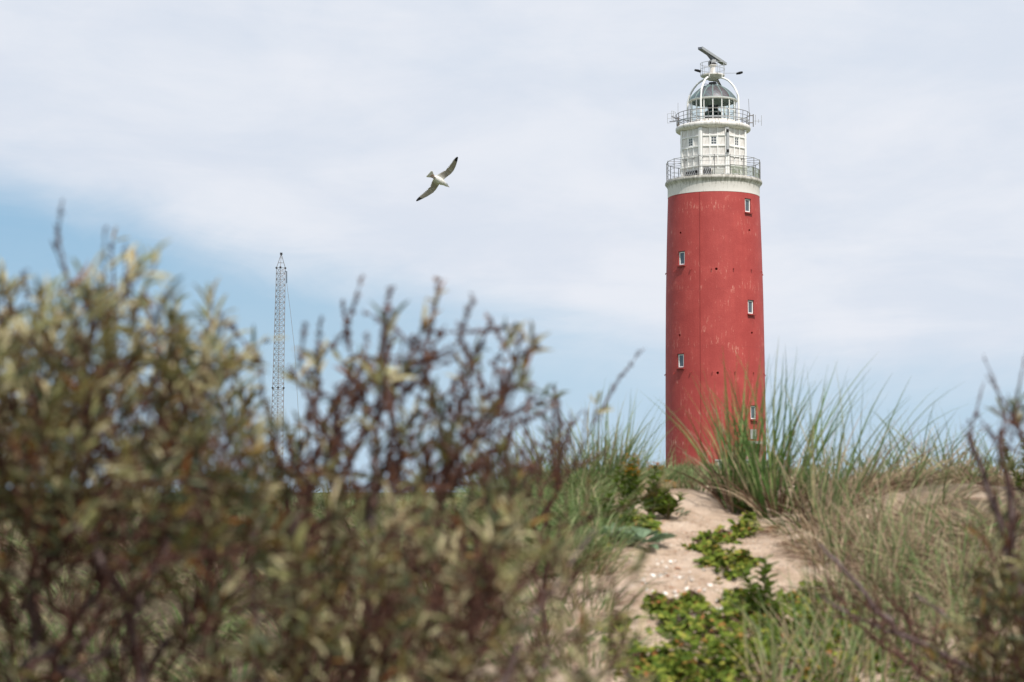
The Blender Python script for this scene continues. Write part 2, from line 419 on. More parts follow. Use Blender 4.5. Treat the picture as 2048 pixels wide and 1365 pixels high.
for (a, r_, z) in wins:
    fr = MB(); W, H = .62, 1.08; t_ = .085
    for sx_ in (-1, 1): fr.box((sx_ * (W / 2 - t_ / 2), 0, 0), (t_, .10, H))
    fr.box((0, 0, H / 2 - t_ / 2), (W - 2 * t_, .10, t_)); fr.box((0, 0, -H / 2 + t_ / 2), (W - 2 * t_, .10, t_))
    o = fr.build('window', M['trim'], root, loc=pol(r_ - .12, a, z), rz=a)
    MB().box((0, .01, 0), (W - 2 * t_ + .02, .02, H - 2 * t_ + .02)).build('pane', M['winglass'], o)
    MB().box((0, -.02, 0), (.86, .42, .11)).build('sill', M['redplain'], o).location = (0, -.07, -H / 2 - .10)
    MB().box((0, -.1, 0), (.72, .06, .03)).build('reveal_shadow_strip', M['black'], o).location = (0, -.02, H / 2 + .03)  # black strip standing in for the reveal's shadow above the frame
# entrance
lin = MB().box((0, 0, 0), (2.6, .34, .22)).build('door_lintel', M['stone'], root, loc=pol(r_d + .02, a_d, z_l + .11), rz=a_d)
dr = MB().box((0, 0, 0), (1.15, .08, z_l - .1)).build('door', M['door'], root, loc=pol(r_d - .45, a_d - .16, z_l / 2 - .1), rz=a_d)
MB().tube([(.42, -.06, 0), (.42, -.12, 0), (.42, -.12, -.14)], .018).build('handle', M['dark'], dr)
MB().box((0, 0, 0), (.8, .06, .8)).build('grey_notice_panel', M['stone'], root, loc=pol(r_d + .02, az_at(1497, 868), shift(r_d, a_d, 869)), rz=a_d)
# cable down the wall
pts = [pol(float(rad_at(py)) + .02, az_at(1393.5, py), zz(py) + 0) for py in range(397, 985, 20)]
MB().tube(pts, .018, 5).build('lightning_cable', M['redplain'], root)
for py in (548, 750):   # small eye bolts round the shaft
    for k in range(14):
        a = R(-90 + k * 25.7 + 4); r_ = float(rad_at(py))
        MB().tube([pol(r_ - .05, a, 0), pol(r_ + .10, a, 0), pol(r_ + .10, a, -.12)], .04, 5).build('wall_hook', M['redplain'], root, loc=(0, 0, zz(py)))
# white collar
def band(t, b):
    o = objco(t); s = t.new('ShaderNodeSeparateXYZ'); t.l.new(o, s.inputs[0])
    ang = t.math('MULTIPLY', t.math('ARCTAN2', s.outputs[0], t.math('MULTIPLY', s.outputs[1], -1)), 4.0)
    v = t.comb(t.math('MULTIPLY', ang, 3.5), t.math('MULTIPLY', s.outputs[2], .7), 0.0)
    a = t.noise(v, 1.6, 6, .7); n = t.noise(t.comb(ang, s.outputs[2], 0.0), 2.5, 5, .7)
    h = t.smooth(s.outputs[2], zz(392), zz(366), 0, .15)
    f = t.smooth(t.math('ADD', t.math('ADD', t.math('MULTIPLY', a, .6), t.math('MULTIPLY', n, .4)), h), .52, .72, 0, .7)
    bump(t, b, n, .01)
    return t.mix(f, (.72, .685, .64), (.22, .20, .16))
M['band'] = mat('stained_white_band', None, .75, fn=band)
pb = [(397, 91.2), (396.8, 91.6), (378, 91.6), (374, 93.2), (371.5, 95.6), (370, 96.6), (368, 96.8), (366.5, 96.5), (366.3, 95.2), (364.5, 95.2), (364.4, 60)]
MB().lathe([(rr(b, a), zz(a)) for a, b in pb], 128).build('gallery_collar', M['band'], root, smooth=40)
# lower gallery railing
RG = rr(93.5, 364); zd = zz(364.4); ztop = zz(326)
AZ0 = R(-4.7); NP = 19
def ring(z, r_, n=76, a0=0, a1=2 * PI): return [pol(r_, a0 + (a1 - a0) * i / n, z) for i in range(n if a1 - a0 > 6.28 else n + 1)]
rl = MB()
posts = [AZ0 + 2 * PI * k / NP for k in range(NP)]
for zk, rk in ((ztop, .026), (zd + (ztop - zd) * .72, .016), (zd + (ztop - zd) * .52, .016), (zd + (ztop - zd) * .28, .014), (zd + .1, .016)):
    rl.tube([pol(RG, a, zk) for a in posts], rk, 5, True)
gr = rl.build('gallery_railing', M['lgrey'], root)
pm = MB().tube([(0, 0, 0), (0, 0, ztop - zd + .05)], .034, 6).mesh('post', M['grey'])
RO = rr(69, 320); OFF = R(-5)
sm = MB().tube([(0, 0, 0), (0, RG - RO * .95, 0)], .018, 5).ico((0, RG - RO * .95, 0), .06).mesh('strut', M['grey'])
for a in posts:
    inst('post', pm, gr, pol(RG, a, zd), a); inst('stay_rod', sm, gr, pol(RG, a, ztop), a)
# green-grey louvre screens on the right part of the gallery
for k in range(0, 5):
    a0, a1 = posts[k + 1], posts[k + 2]; b = MB(); p0 = pol(RG - .05, a0 + .01, 0); p1 = pol(RG - .05, a1 - .01, 0)
    mid = (p0 + p1) / 2; ln_ = (p1 - p0).length; am = (a0 + a1) / 2
    for q in range(8): b.box((0, 0, .16 + q * .095), (ln_, .025, .045))
    b.box((-ln_ / 2 + .03, .03, .48), (.05, .03, .8)); b.box((ln_ / 2 - .03, .03, .48), (.05, .03, .8))
    b.build('slat_screen', M['louvre'], gr, loc=(mid.x, mid.y, zd), rz=am)
# watch room (octagonal)
AP = RO * math.cos(PI / 8)
def octo(r_, z): return [pol(r_, OFF + PI / 8 + k * PI / 4, z) for k in range(8)]
def prism(m, r0, z0, r1, z1):
    v = octo(r0, z0) + octo(r1, z1)
    m.add(v, [(k, (k + 1) % 8, 8 + (k + 1) % 8, 8 + k) for k in range(8)] + [tuple(range(7, -1, -1)), tuple(range(8, 16))])
wr = MB(); prism(wr, RO - .08, zd, RO - .08, zz(267))
room = wr.build('watch_room', M['panel'], root)
rows = [364.4, 342, 322, 303, 282.5, 267]; rz_ = [zz(y) for y in rows]; FWD = 2 * RO * math.sin(PI / 8)
cw = (FWD - .30) / 3; pw = cw - .11; pmesh = {}
for j in range(5):
    h = rz_[j + 1] - rz_[j] - .10
    pmesh[j] = MB().box((0, 0, 0), (pw, .05, h)).mesh('wall_panel', M['panel'])
    # tongue and groove boards of the panel
    b = MB()
    for q in range(3): b.box(((q - 1) * pw / 3, 0, 0), (pw / 3 - .014, .05, h))
    pmesh[(j, 'b')] = b.mesh('wall_panel', M['panel'])
for k in range(8):
    a = OFF + k * PI / 4; bt = MB()
    for x in (-FWD / 2 + .09, FWD / 2 - .09): bt.box((x, -.02, (rz_[0] + rz_[-1]) / 2), (.17, .12, rz_[-1] - rz_[0]))
    for x in (-cw / 2, cw / 2): bt.box((x, -.01, (rz_[0] + rz_[-1]) / 2), (.10, .10, rz_[-1] - rz_[0]))
    for j in range(1, 5):
        for c_ in range(3): bt.box(((c_ - 1) * cw, -.03, rz_[j]), (cw - .10, .13, .10))
    bt.box((0, -.06, rz_[0] + .06), (FWD - .02, .16, .12)); bt.box((0, -.05, rz_[1] + .02), (FWD + .04, .17, .07))
    bt.build('batten_frame', M['trim'], root, loc=pol(AP - .02, a, 0), rz=a)
    for j in range(5):
        for c_ in range(3):
            if j == 3 and c_ == 1: continue
            inst('wall_panel', pmesh[(j, 'b')] if (j in (0, 4, 2)) else pmesh[j], room, pol(AP - .03, a, (rz_[j] + rz_[j + 1]) / 2) + Vector((math.cos(a), math.sin(a), 0)) * ((c_ - 1) * cw), a)
    wf = MB(); H = (rz_[4] - rz_[3]) - .12; W = pw
    for x in (-W / 2 + .035, W / 2 - .035): wf.box((x, 0, 0), (.07, .07, H))
    for z in (-H / 2 + .04, H / 2 - .04): wf.box((0, 0, z), (W - .14, .07, .08))
    wf.box((0, 0, 0), (.035, .05, H - .16))
    for z in (-H / 6 + .013, H / 6 - .013): wf.box((0, -.002, z), (W - .14, .05, .03))
    wo_ = wf.build('watch_room_window', M['trim'], root, loc=pol(AP - .02, a, (rz_[3] + rz_[4]) / 2), rz=a)
    inst('pane', MB().box((0, 0, 0), (W - .12, .012, H - .14)).mesh('pane', M['winglass']), wo_, (0, .02, 0))
# vents, cooler and louvre on the foot of the room
def vent(a, x, z, w_, h_, n, dark=True, slant=.35):
    b = MB().box((0, 0, 0), (w_, .10, h_)); o = b.build('ventilation_grille', M['black'] if dark else M['louvre'], root, loc=pol(AP + .10, a, z) + Vector((math.cos(a), math.sin(a), 0)) * x, rz=a)
    s_ = MB()
    for q in range(n):
        u = -w_ / 2 + w_ * (q + .5) / n
        if dark:
            v0 = [(u - .035 - slant * .3, -.07, h_ / 2), (u + .02 - slant * .3, -.07, h_ / 2), (u + .02 + slant * .3, -.07, -h_ / 2), (u - .035 + slant * .3, -.07, -h_ / 2)]
            v0 = [(max(-w_ / 2, min(w_ / 2, p[0])), p[1], p[2]) for p in v0]
            s_.add(v0 + [(p[0], p[1] - .02, p[2]) for p in v0], [(0, 1, 2, 3), (7, 6, 5, 4), (0, 4, 5, 1), (2, 6, 7, 3), (1, 5, 6, 2), (0, 3, 7, 4)])
        else: s_.box((0, -.07, -h_ / 2 + h_ * (q + .5) / n), (w_ - .06, .05, h_ / n * .45))
    s_.build('grille_slats', M['lgrey'] if dark else M['trim'], o)
zm = (rz_[0] + rz_[1]) / 2 - .08
vent(OFF - PI / 4, .15, zm - .05, 1.25, .48, 6); vent(OFF, -.55, zm, .62, .62, 4); vent(OFF, .35, zm + .02, .95, .5, 7, False)
vent(OFF + PI / 4, -.30, zm, .5, .7, 8, False); vent(OFF + PI / 4, .42, zm, .5, .7, 8, False)
# conduit box on the corner
ac = OFF + PI / 8
cb = MB().box((0, 0, (zz(270) + zz(320)) / 2), (.20, .20, zz(270) - zz(320))); cb = cb.build('conduit', M['lgrey'], root, loc=pol(RO + .08, ac, 0), rz=ac)
for y in (275, 314.5): MB().box((-.05, -.11, zz(y)), (.20, .06, .24)).build('bracket', M['black'], cb)
# upper cove and rim
pr = [(268, 64), (266, 68.5), (264.5, 72.3), (263, 74.2), (260, 74.8), (257.5, 74.6), (256, 73.8), (255.4, 72.5), (255.2, 40)]
MB().lathe([(rr(b, a), zz(a)) for a, b in pr], 96).build('lantern_gallery', M['white'], root, smooth=45)
# upper railing
z1 = zz(255.2); RU = rr(72.3, 250)
ur = MB(); pa = [R(2) + 2 * PI * k / 24 for k in range(24)]
for py, w_, r2 in ((230.5, .028, rr(73.4, 230)), (238.5, .02, rr(73, 238)), (250.5, .02, rr(72.5, 250))): ur.tube(ring(zz(py), r2, 72), w_, 5, True)
kb = MB().lathe([(rr(72.6, 246), zz(248)), (rr(72.9, 246), zz(248)), (rr(72.9, 245), zz(245.2)), (rr(72.6, 245), zz(245.2)), (rr(72.6, 246), zz(248))], 72, cap=False)
up = ur.build('lantern_railing', M['grey'], root); kb.build('kick_band', M['lgrey'], up, smooth=30)
pm2 = MB().tube([(0, 0, 0), (0, -.06, zz(230.5) - z1)], .026, 5).mesh('post', M['grey'])
xb = MB(); L2 = 2 * RU * math.sin(PI / 24)
xb.tube([(-L2 / 2, 0, .03), (L2 / 2, 0, .34)], .014, 4); xb.tube([(-L2 / 2, 0, .34), (L2 / 2, 0, .03)], .014, 4); xm = xb.mesh('cross_brace', M['grey'])
for i, a in enumerate(pa):
    inst('post', pm2, up, pol(RU, a, z1), a)
    am = a + PI / 24
    if abs(math.sin(am)) > .72: inst('cross_brace', xm, up, pol(RU * math.cos(PI / 24), am, z1), am)
# lantern glazing
RL = rr(45.5, 225); NG = 16; zb = zz(247); ze = zz(204); zh = zz(225)
MB().lathe([(rr(46.5, 250), z1), (rr(46.5, 250), zb), (rr(44, 250), zb + .02), (.3, zb + .02)], 64).build('lantern_base', M['white'], root, smooth=30)
lan = MB(); A0 = R(-6)
for zk in (zb + .05, zh, ze - .05): lan.tube([pol(RL, A0 + 2 * PI * k / NG, zk) for k in range(NG)], .035, 5, True)
lt = lan.build('lantern_glazing', M['trim'], root)
mm = MB().box((0, 0, (ze - zb) / 2), (.07, .09, ze - zb)).mesh('mullion', M['trim'])
gw = 2 * RL * math.sin(PI / NG) - .07
g1 = MB().box((0, 0, 0), (gw, .02, zh - zb - .14)).mesh('pane', M['glass']); g2 = MB().box((0, 0, 0), (gw, .02, ze - zh - .12)).mesh('pane', M['glass'])
for k in range(NG):
    a = A0 + 2 * PI * k / NG; inst('mullion', mm, lt, pol(RL, a, zb), a); am = a + PI / NG; ra = RL * math.cos(PI / NG)
    inst('pane', g1, lt, pol(ra, am, (zb + zh) / 2), am); inst('pane', g2, lt, pol(ra, am, (ze + zh) / 2), am)
# lens apparatus
M['lens'] = mat('lens_glass', None, .12, 0, .8, fn=lambda t, b: t.ramp(t.noise(objco(t), 3, 3), [(.4, (.02, .035, .035)), (.6, (.10, .14, .13))]))
lp = []
for i in range(25):
    u = -1 + 2 * i / 24; lp.append((rr(18.5, 225) * math.sqrt(max(.08, 1 - abs(u) ** 2.6)) + (.05 if i % 2 else 0), zz(233) + u * 1.0 * rr(13, 233)))
ls = MB().lathe(lp, 40).build('lens', M['lens'], root, smooth=20)
MB().lathe([(.5, zb), (.5, zz(243)), (.95, zz(242)), (.95, zz(241))], 20).build('lens_table', M['dark'], ls)
MB().lathe([(.45, zz(220)), (.45, zz(212)), (.3, zz(211))], 20).build('lens_cap', M['dark'], ls)
# ceiling and dome
M['ceil'] = mat('lantern_ceiling', (.30, .34, .31), .7)
MB().lathe([(rr(46, 204), zz(204.6)), (rr(30, 200), zz(199)), (.1, zz(196))], 48, cap=False).build('lantern_ceiling', M['ceil'], root, smooth=60)
MB().lathe([(rr(45, 205), zz(205)), (rr(48.6, 204), zz(204.4)), (rr(48.8, 203), zz(202.4)), (rr(46.5, 203), zz(201.6))], 64, cap=False).build('eave_ring', M['trim'], root, smooth=30)
dprof = [(203, 48), (200, 46.8), (197, 45.2), (193, 42.3), (189, 38.6), (184.5, 33.6), (180.5, 28.6), (177, 23), (174, 16.5), (172.2, 11.5), (171.3, 7)]
dp = [(rr(b, a), zz(a)) for a, b in dprof]
dome = MB().tube([pol(dp[0][0], 2 * PI * k / 64, dp[0][1]) for k in range(64)], .04, 5, True).build('dome', M['seam'], root)
sheet = MB().lathe(dp + [(r_ - .03, z - .03) for r_, z in dp[::-1]], 3, -PI / 16 + .008, PI / 16 - .008, cap=False).mesh('roof_sheet', M['copper'], 40)
rib = MB().tube([pol(r_ + .012, 0, z + .01) for r_, z in dp], .032, 5).mesh('rib', M['seam'])
for k in range(16):
    a = A0 + 2 * PI * k / 16; inst('rib', rib, dome, (0, 0, 0), a); inst('roof_sheet', sheet, dome, (0, 0, 0), a + PI / 16)
MB().lathe([(rr(7.8, 170), zz(172)), (rr(7.4, 170), zz(167)), (rr(8.4, 170), zz(166.8)), (rr(7.6, 170), zz(165.8)), (.05, zz(165.4))], 24).build('ventilator_cap', M['dark'], root, smooth=30)
hk = [pol(rr(9, 170), R(-70), zz(170)), pol(rr(16, 170), R(-70), zz(169.5)), pol(rr(19.5, 170), R(-70), zz(171)), pol(rr(19, 170), R(-70), zz(174)), pol(rr(17, 170), R(-70), zz(174.5))]
MB().tube(hk, .025, 5).build('vent_pipe', M['dark'], root)
# yoke carrying the platform
legp = [(255, 56), (225, 56), (205, 55.7), (198, 55), (189, 52), (180, 47), (172, 41), (165, 34), (160.5, 26), (158, 19.5), (157, 10), (156.8, 2)]
ym = MB().tube([pol(rr(b, a), 0, zz(a)) for a, b in legp], .085, 10).mesh('yoke_leg', M['trim'], 60)
for k in range(4): inst('yoke_leg', ym, root, (0, 0, 0), R(-31) + k * PI / 2)
ld = MB(); p0, p1 = pol(rr(30, 175), R(140), zz(178)), pol(rr(8, 160), R(140), zz(157))
sdv = Vector((.22, .1, 0))
for s_ in (-1, 1): ld.tube([p0 + sdv * s_, p1 + sdv * s_], .03, 5)
for q in range(7): c = p0.lerp(p1, (q + .5) / 7); ld.tube([c - sdv, c + sdv], .02, 4)
ld.build('ladder', M['grey'], root)
b = MB()
for a in (150, 165, 118): b.tube([pol(rr(28, 175), R(a), zz(180)), pol(rr(12, 160), R(a), zz(157))], .035, 5)
b.build('stay_struts', M['grey'], root)
# top platform
pp = [(159, 3), (158.2, 12), (156.3, 17), (154, 22.5), (153, 23.8), (150.6, 23.8), (150.4, 22)]
MB().lathe([(rr(b, a), zz(a)) for a, b in pp], 40).build('radar_platform', M['white'], root, smooth=35)
tr = MB(); rt = rr(24.3, 140)
for py, w_ in ((128, .022), (139.5, .018)): tr.tube(ring(zz(py), rt, 40), w_, 4, True)
to = tr.build('platform_railing', M['lgrey'], root)
pm3 = MB().tube([(0, 0, 0), (0, 0, zz(128) - zz(152))], .022, 5).mesh('post', M['lgrey'])
for k in range(9): inst('post', pm3, to, pol(rt, R(17 + 40 * k), zz(152)), 0)
MB().lathe([(rr(9, 158), zz(161)), (rr(6, 158), zz(158.5))], 20).build('hub', M['trim'], root)
for k, a in enumerate((-22, 47)):
    ex = MB().tube([pol(rt, R(a), zz(153)), pol(rt * .95, R(a), zz(157.5))], .05, 6).build('platform_bracket', M['trim'], root)
MB().lathe([(rr(6.5, 150), zz(150.8)), (rr(5.6, 140), zz(147)), (rr(5.4, 135), zz(133)), (rr(8, 132), zz(132)), (rr(8.2, 131), zz(130.4))], 24).build('radar_pedestal', M['white'], root, smooth=35)
zc_ = zz(113.2)
gb = MB().box((0, 0, (zz(131) + zz(120.5)) / 2), (.42, .55, zz(120.5) - zz(131)), .3).build('radar_gearbox', M['lgrey'], root)
MB().box((-.22, -.1, zz(128)), (.22, .32, .34), .3).build('motor', M['dark'], gb)
MB().lathe([(.30, zz(131)), (.36, zz(128.5)), (.2, zz(124))], 14).build('turning_collar', M['dark'], gb)
BL = 3.35; bz = math.atan2(.91, .41)   # long axis of the scanner in plan; left end comes towards the viewer
ra_ = MB().box((0, 0, 0), (2 * BL, .34, .17)).build('radar_antenna', M['radar'], root, loc=(0, 0, zc_), rz=bz)
MB().box((0, -.20, .02), (2 * BL - .06, .05, .22)).build('radiating_face', M['lgrey'], ra_)
MB().box((0, .2, .0), (2 * BL - .5, .07, .12)).build('back_rib', M['dark'], ra_)
gs = MB(); v0 = [(-1.5, -.1, -.08), (1.5, -.1, -.08), (.22, -.1, -.34), (-.22, -.1, -.34)]; v0 = v0 + [(p[0], .12, p[2]) for p in v0]
gs.add(v0, [(3, 2, 1, 0), (4, 5, 6, 7), (0, 1, 5, 4), (2, 3, 7, 6), (1, 2, 6, 5), (0, 4, 7, 3)]); gs.build('gusset', M['radar'], ra_)
# lamps on arms
for s_, px, py in ((-1, 1395.5, 142), (1, 1479, 146.5)):
    e = P(px, py, YT); e = Vector((e.x - TX, 0, e.z - Z0)); st0 = pol(rt, s_ * R(88), zz(147))
    lm = MB().tube([st0, e], .02, 4).build('obstruction_lamp', M['lgrey'], root)
    lb = MB(); lb.tube([Vector((e.x - .28, 0, e.z + .07 * -s_)), Vector((e.x + .02, -.02, e.z)), Vector((e.x + .26, 0, e.z + .07 * s_))], [.08, .12, .09], 8); lb.build('lamp_head', M['black'], lm)
# aerials
def aer(name, m, segs, r_=.018):
    b = MB()
    for (xa, ya, xb_, yb) in segs:
        p, q = P(xa, ya, YT), P(xb_, yb, YT); b.tube([(p.x - TX, 0, p.z - Z0), (q.x - TX, 0, q.z - Z0)], r_, 5)
    return b.build(name, m, root)
aer('whip_antenna', M['lgrey'], [(1356, 206, 1356, 240)]); aer('whip_antenna', M['grey'], [(1497, 198, 1499, 236)])
aer('aerial_mast', M['grey'], [(1506.5, 229, 1506.5, 254), (1499, 231.5, 1506.5, 231.5), (1499, 246, 1506.5, 246)], .045)
aer('yagi_antenna', M['lgrey'], [(1506, 242.5, 1523, 242.5), (1511, 230, 1511, 250), (1517, 239, 1517, 246), (1523, 231, 1523, 252)], .02)
aer('grid_antenna', M['lgrey'], [(1343, 222, 1351, 224.5), (1351, 224.5, 1351, 243), (1351, 243, 1343, 239), (1343, 239, 1343, 222), (1343, 231, 1351, 233.5), (1347, 223, 1347, 241), (1343, 235, 1351, 238)], .018)
aer('dipole_frame_antenna', M['lgrey'], [(1335, 228, 1335, 247), (1335, 228, 1350, 226.5), (1335, 238, 1350, 236.5), (1335, 247, 1351, 243.5)], .016)
aer('antenna_boom', M['dark'], [(1343, 233, 1357, 239.5), (1339, 243.5, 1357, 242)], .035)
aer('aerial_mast', M['grey'], [(1356.5, 236, 1356.5, 255)], .07)

# apron wall and rail at the foot of the tower, on its seaward front
wl = empty('low_stone_wall', (TX + .6, YT - 6.2, P(1431, 919, YT - 6.2).z), 'low grey stone wall with dark iron railing at the foot of the red tower', 'wall')
b = MB(); b.box((1.7, 0, -.75), (6.0, .3, 1.2)); b.build('wall_face', M['stone'], wl)
MB().box((1.7, 0, -.08), (6.1, .4, .14)).build('coping', M['stone'], wl)
b = MB()
for k in range(25): b.tube([(-1.2 + k * .24, -.22, -.7), (-1.2 + k * .24, -.22, -.12)], .02, 4)
b.build('bars', M['dark'], wl)

# ------------------------------------------------------------------ lattice mast
YM = 200.0
mb_ = P(556, 952, YM); mtp = P(563, 507, YM)
mx0 = mb_.x; gb_z = gz(mb_.x, YM)
mast = empty('lattice_mast', (mb_.x, YM, gb_z), 'slender grey steel lattice mast standing behind the left shrubs', 'mast')
M['steel'] = mat('mast_steel', None, .6, .3, fn=painted((.27, .26, .27), (.25, .15, .1), .5, 3))
def mpt(px, py, dy=0): p = P(px, py, YM); return Vector((p.x - mb_.x, dy, p.z - gb_z))
legs = [((553, 536), (539.5, 950), .0), ((562, 536), (554.5, 950), -.65), ((570, 536), (564.3, 950), .35)]
L3 = []
for (t0, b0, dy) in legs:
    top = mpt(*t0, dy * .75); bot = mpt(*b0, dy); ex = bot + (bot - top) * ((bot.z) / (top.z - bot.z)); L3.append((ex, top))
    apex = mpt(562.5, 508)
    MB().tube([ex, top, apex], .033, 5).build('leg', M['steel'], mast)
b = MB(); nb = 44
for k in range(nb):
    t0, t1 = k / nb, (k + 1) / nb; q0 = [l[0].lerp(l[1], t0) for l in L3]; q1 = [l[0].lerp(l[1], t1) for l in L3]
    for i in range(3):
        j = (i + 1) % 3; b.tube([q0[i], q1[j]], .021, 3); b.tube([q0[j], q1[i]], .021, 3)
        b.tube([q1[i], q1[j]], .016, 3)
for i in range(3):
    for tt in (.35, .7): b.tube([L3[i][1].lerp(mpt(562.5, 508), tt), L3[(i + 1) % 3][1].lerp(mpt(562.5, 508), tt)], .02, 3)
tag(b.build('bracing', M['steel'], mast), kind='stuff')
MB().box(mpt(562.5, 508), (.24, .24, .22)).build('top_plate', M['dark'], mast)
for py in (536, 776):
    bb_ = MB()
    for (t0, b0, dy) in legs:
        k = (py - 536) / 414; bb_.ico(mpt(t0[0] + (b0[0] - t0[0]) * k, py, dy * .8), .12)
    bb_.build('joint_flanges', M['dark'], mast)
MB().box(mpt(556, 920), (.3, .3, .8)).build('junction_box', M['dark'], mast)
cb_ = MB().tube([mpt(569, 542, .2), mpt(573, 543, .2), mpt(573, 566, .2)], .05, 5).build('pulley_arm', M['dark'], mast)
MB().tube([mpt(573, 566, .2), mpt(580, 620, .2), mpt(589, 700, .2), mpt(604, 960, .2)], .018, 4).build('cable', M['steel'], mast)

# ------------------------------------------------------------------ gull
def build_gull():
    YG = 40.0; c = P(878, 361, YG)
    F = Vector((.70, .60, -.38)).normalized(); Wv = Vector((.667, -.37, .645)).normalized(); Wv = (Wv - F * Wv.dot(F)).normalized()
    U = F.cross(Wv); sg = 1
    if U.y < 0: U = -U
    m = MB()
    st = [(-.20, .012, .0), (-.15, .034, .0), (-.08, .055, -.006), (0, .066, -.012), (.08, .062, -.010), (.14, .045, .0), (.18, .036, .006), (.215, .036, .008), (.245, .026, .004), (.265, .013, .0)]
    v = []; f = []; n = 14
    for x, r_, dz in st:
        for k in range(n): a = 2 * PI * k / n; v.append((x, math.cos(a) * r_ * 1.05, dz + math.sin(a) * r_ * .92))
    for i in range(len(st) - 1):
        for k in range(n): f.append((i * n + k, i * n + (k + 1) % n, (i + 1) * n + (k + 1) % n, (i + 1) * n + k))
    f += [tuple(range(n - 1, -1, -1)), tuple((len(st) - 1) * n + k for k in range(n))]
    m.add(v, f)
    for s_ in (-1, 1):   # wings: span s, leading edge x, chord, height
        secs = [(0, .075, .17, .02, .032), (.06, .08, .165, .03, .026), (.14, .115, .155, .05, .022), (.22, .145, .145, .062, .018), (.30, .15, .14, .06, .016), (.38, .115, .13, .05, .015), (.46, .07, .115, .036, .014), (.54, .01, .095, .02, .013), (.61, -.05, .065, .0, .012), (.66, -.10, .028, -.012, .011)]
        v = []; f = []
        for (sp, le, ch, h, th) in secs:
            ch *= 1.28; le = le * .8 + .03; sp *= 1.0
            for (cx_, up_) in ((0, 0), (.12, .5), (.4, .45), (.75, .22), (1, .0), (.75, -.22), (.4, -.4), (.12, -.45)):
                v.append((le - ch * cx_, s_ * (sp + .01), h + th * up_ - .12 * th * cx_))
        for i in range(len(secs) - 1):
            for k in range(8):
                q = (i * 8 + k, i * 8 + (k + 1) % 8, (i + 1) * 8 + (k + 1) % 8, (i + 1) * 8 + k); f.append(q if s_ > 0 else q[::-1])
        e = (len(secs) - 1) * 8; f += [tuple(range(7, -1, -1)), tuple(e + k for k in range(8))]
        m.add(v, f)
    # tail fan
    v = []; 
    for x, hw, th in ((-.13, .03, .02), (-.20, .05, .014), (-.28, .095, .010), (-.30, .08, .008)):
        v += [(x, -hw, th / 2), (x, hw, th / 2), (x, hw, -th / 2), (x, -hw, -th / 2)]
    f = [(0, 1, 2, 3), (15, 14, 13, 12)]
    for i in range(3):
        for k in range(4): f.append((i * 4 + k, i * 4 + (k + 1) % 4, i * 4 + 4 + (k + 1) % 4, i * 4 + 4 + k))
    m.add(v, f)
    def gm(t, b):
        o = objco(t); s = t.new('ShaderNodeSeparateXYZ'); t.l.new(o, s.inputs[0])
        ay = t.math('ABSOLUTE', s.outputs[1]); x = s.outputs[0]
        wing = t.smooth(ay, .06, .15); n = t.noise(t.comb(t.math('MULTIPLY', x, 8.), t.math('MULTIPLY', s.outputs[1], 60.), 0.), 1.0, 3)
        c = t.mix(wing, (.80, .78, .74), t.mix(t.smooth(n, .35, .65), (.34, .30, .27), (.50, .46, .42)))
        # dark wingtip with a small white mirror, pale gap between hand and arm
        c = t.mix(t.smooth(t.math('ADD', ay, t.math('MULTIPLY', x, .15)), .545, .565), c, (.035, .033, .033))
        c = t.mix(t.math('MULTIPLY', t.smooth(t.math('ABSOLUTE', t.math('SUBTRACT', ay, .31)), .004, .009, .75, 0), wing), c, (.75, .7, .65))
        n2_ = t.smooth(x, -.24, -.21, 1, 0)
        return c
    mt = mat('gull_plumage', None, .85, spec=.2, fn=gm, trans=.12)
    o = m.build('gull', mt); rm = o.modifiers.new('r', 'REMESH'); rm.mode = 'VOXEL'; rm.voxel_size = .0048; rm.use_smooth_shade = True
    bpy.context.view_layer.update(); dg = bpy.context.evaluated_depsgraph_get(); me = bpy.data.meshes.new_from_object(o.evaluated_get(dg)); o.modifiers.clear(); o.data = me
    me.polygons.foreach_set('use_smooth', [True] * len(me.polygons))
    lat = U.cross(F)   # local +Y
    mw = Matrix((F, lat, U)).transposed().to_4x4(); mw.translation = c; o.matrix_world = mw
    tag(o, 'white and grey gull gliding with spread wings and black wingtips', 'gull')
    MB().tube([(.258, 0, .0), (.285, 0, -.002), (.305, 0, -.010)], [.011, .008, .003], 8).build('bill', mat('bill_yellow', (.55, .38, .12), .5), o)
    for s_ in (-1, 1):
        MB().ico((.232, s_ * .024, .012), .006).build('eye', M['black'], o)
        MB().tube([(-.12, s_ * .016, -.035), (-.19, s_ * .02, -.03), (-.235, s_ * .022, -.022)], [.007, .009, .012], 6).build('foot', mat('foot_brown', (.22, .12, .08), .6), o)
build_gull()

# ------------------------------------------------------------------ plant materials
def S(*a): return list(a)
M['marram'] = mat('marram_green', None, .6, spec=.15, trans=.35, fn=island(S((0, (.10, .15, .05)), (.3, (.15, .21, .08)), (.55, (.21, .28, .12)), (.8, (.30, .34, .16)), (.93, (.42, .36, .20))), interp='LINEAR'))
M['marram_dark'] = mat('marram_deep_green', None, .6, spec=.15, trans=.3, fn=island(S((0, (.06, .115, .03)), (.4, (.11, .18, .05)), (.75, (.19, .27, .09)), (.95, (.32, .34, .14))), interp='LINEAR'))
M['straw'] = mat('dry_straw', None, .7, spec=.2, trans=.25, fn=island(S((0, (.30, .22, .14)), (.4, (.42, .32, .21)), (.75, (.52, .42, .29)), (.95, (.24, .16, .11))), interp='LINEAR'))
M['thatch'] = mat('brown_dead_grass', None, .8, spec=.15, trans=.15, fn=island(S((0, (.085, .05, .034)), (.4, (.17, .105, .07)), (.8, (.31, .21, .14)), (.97, (.48, .37, .25))), interp='LINEAR'))
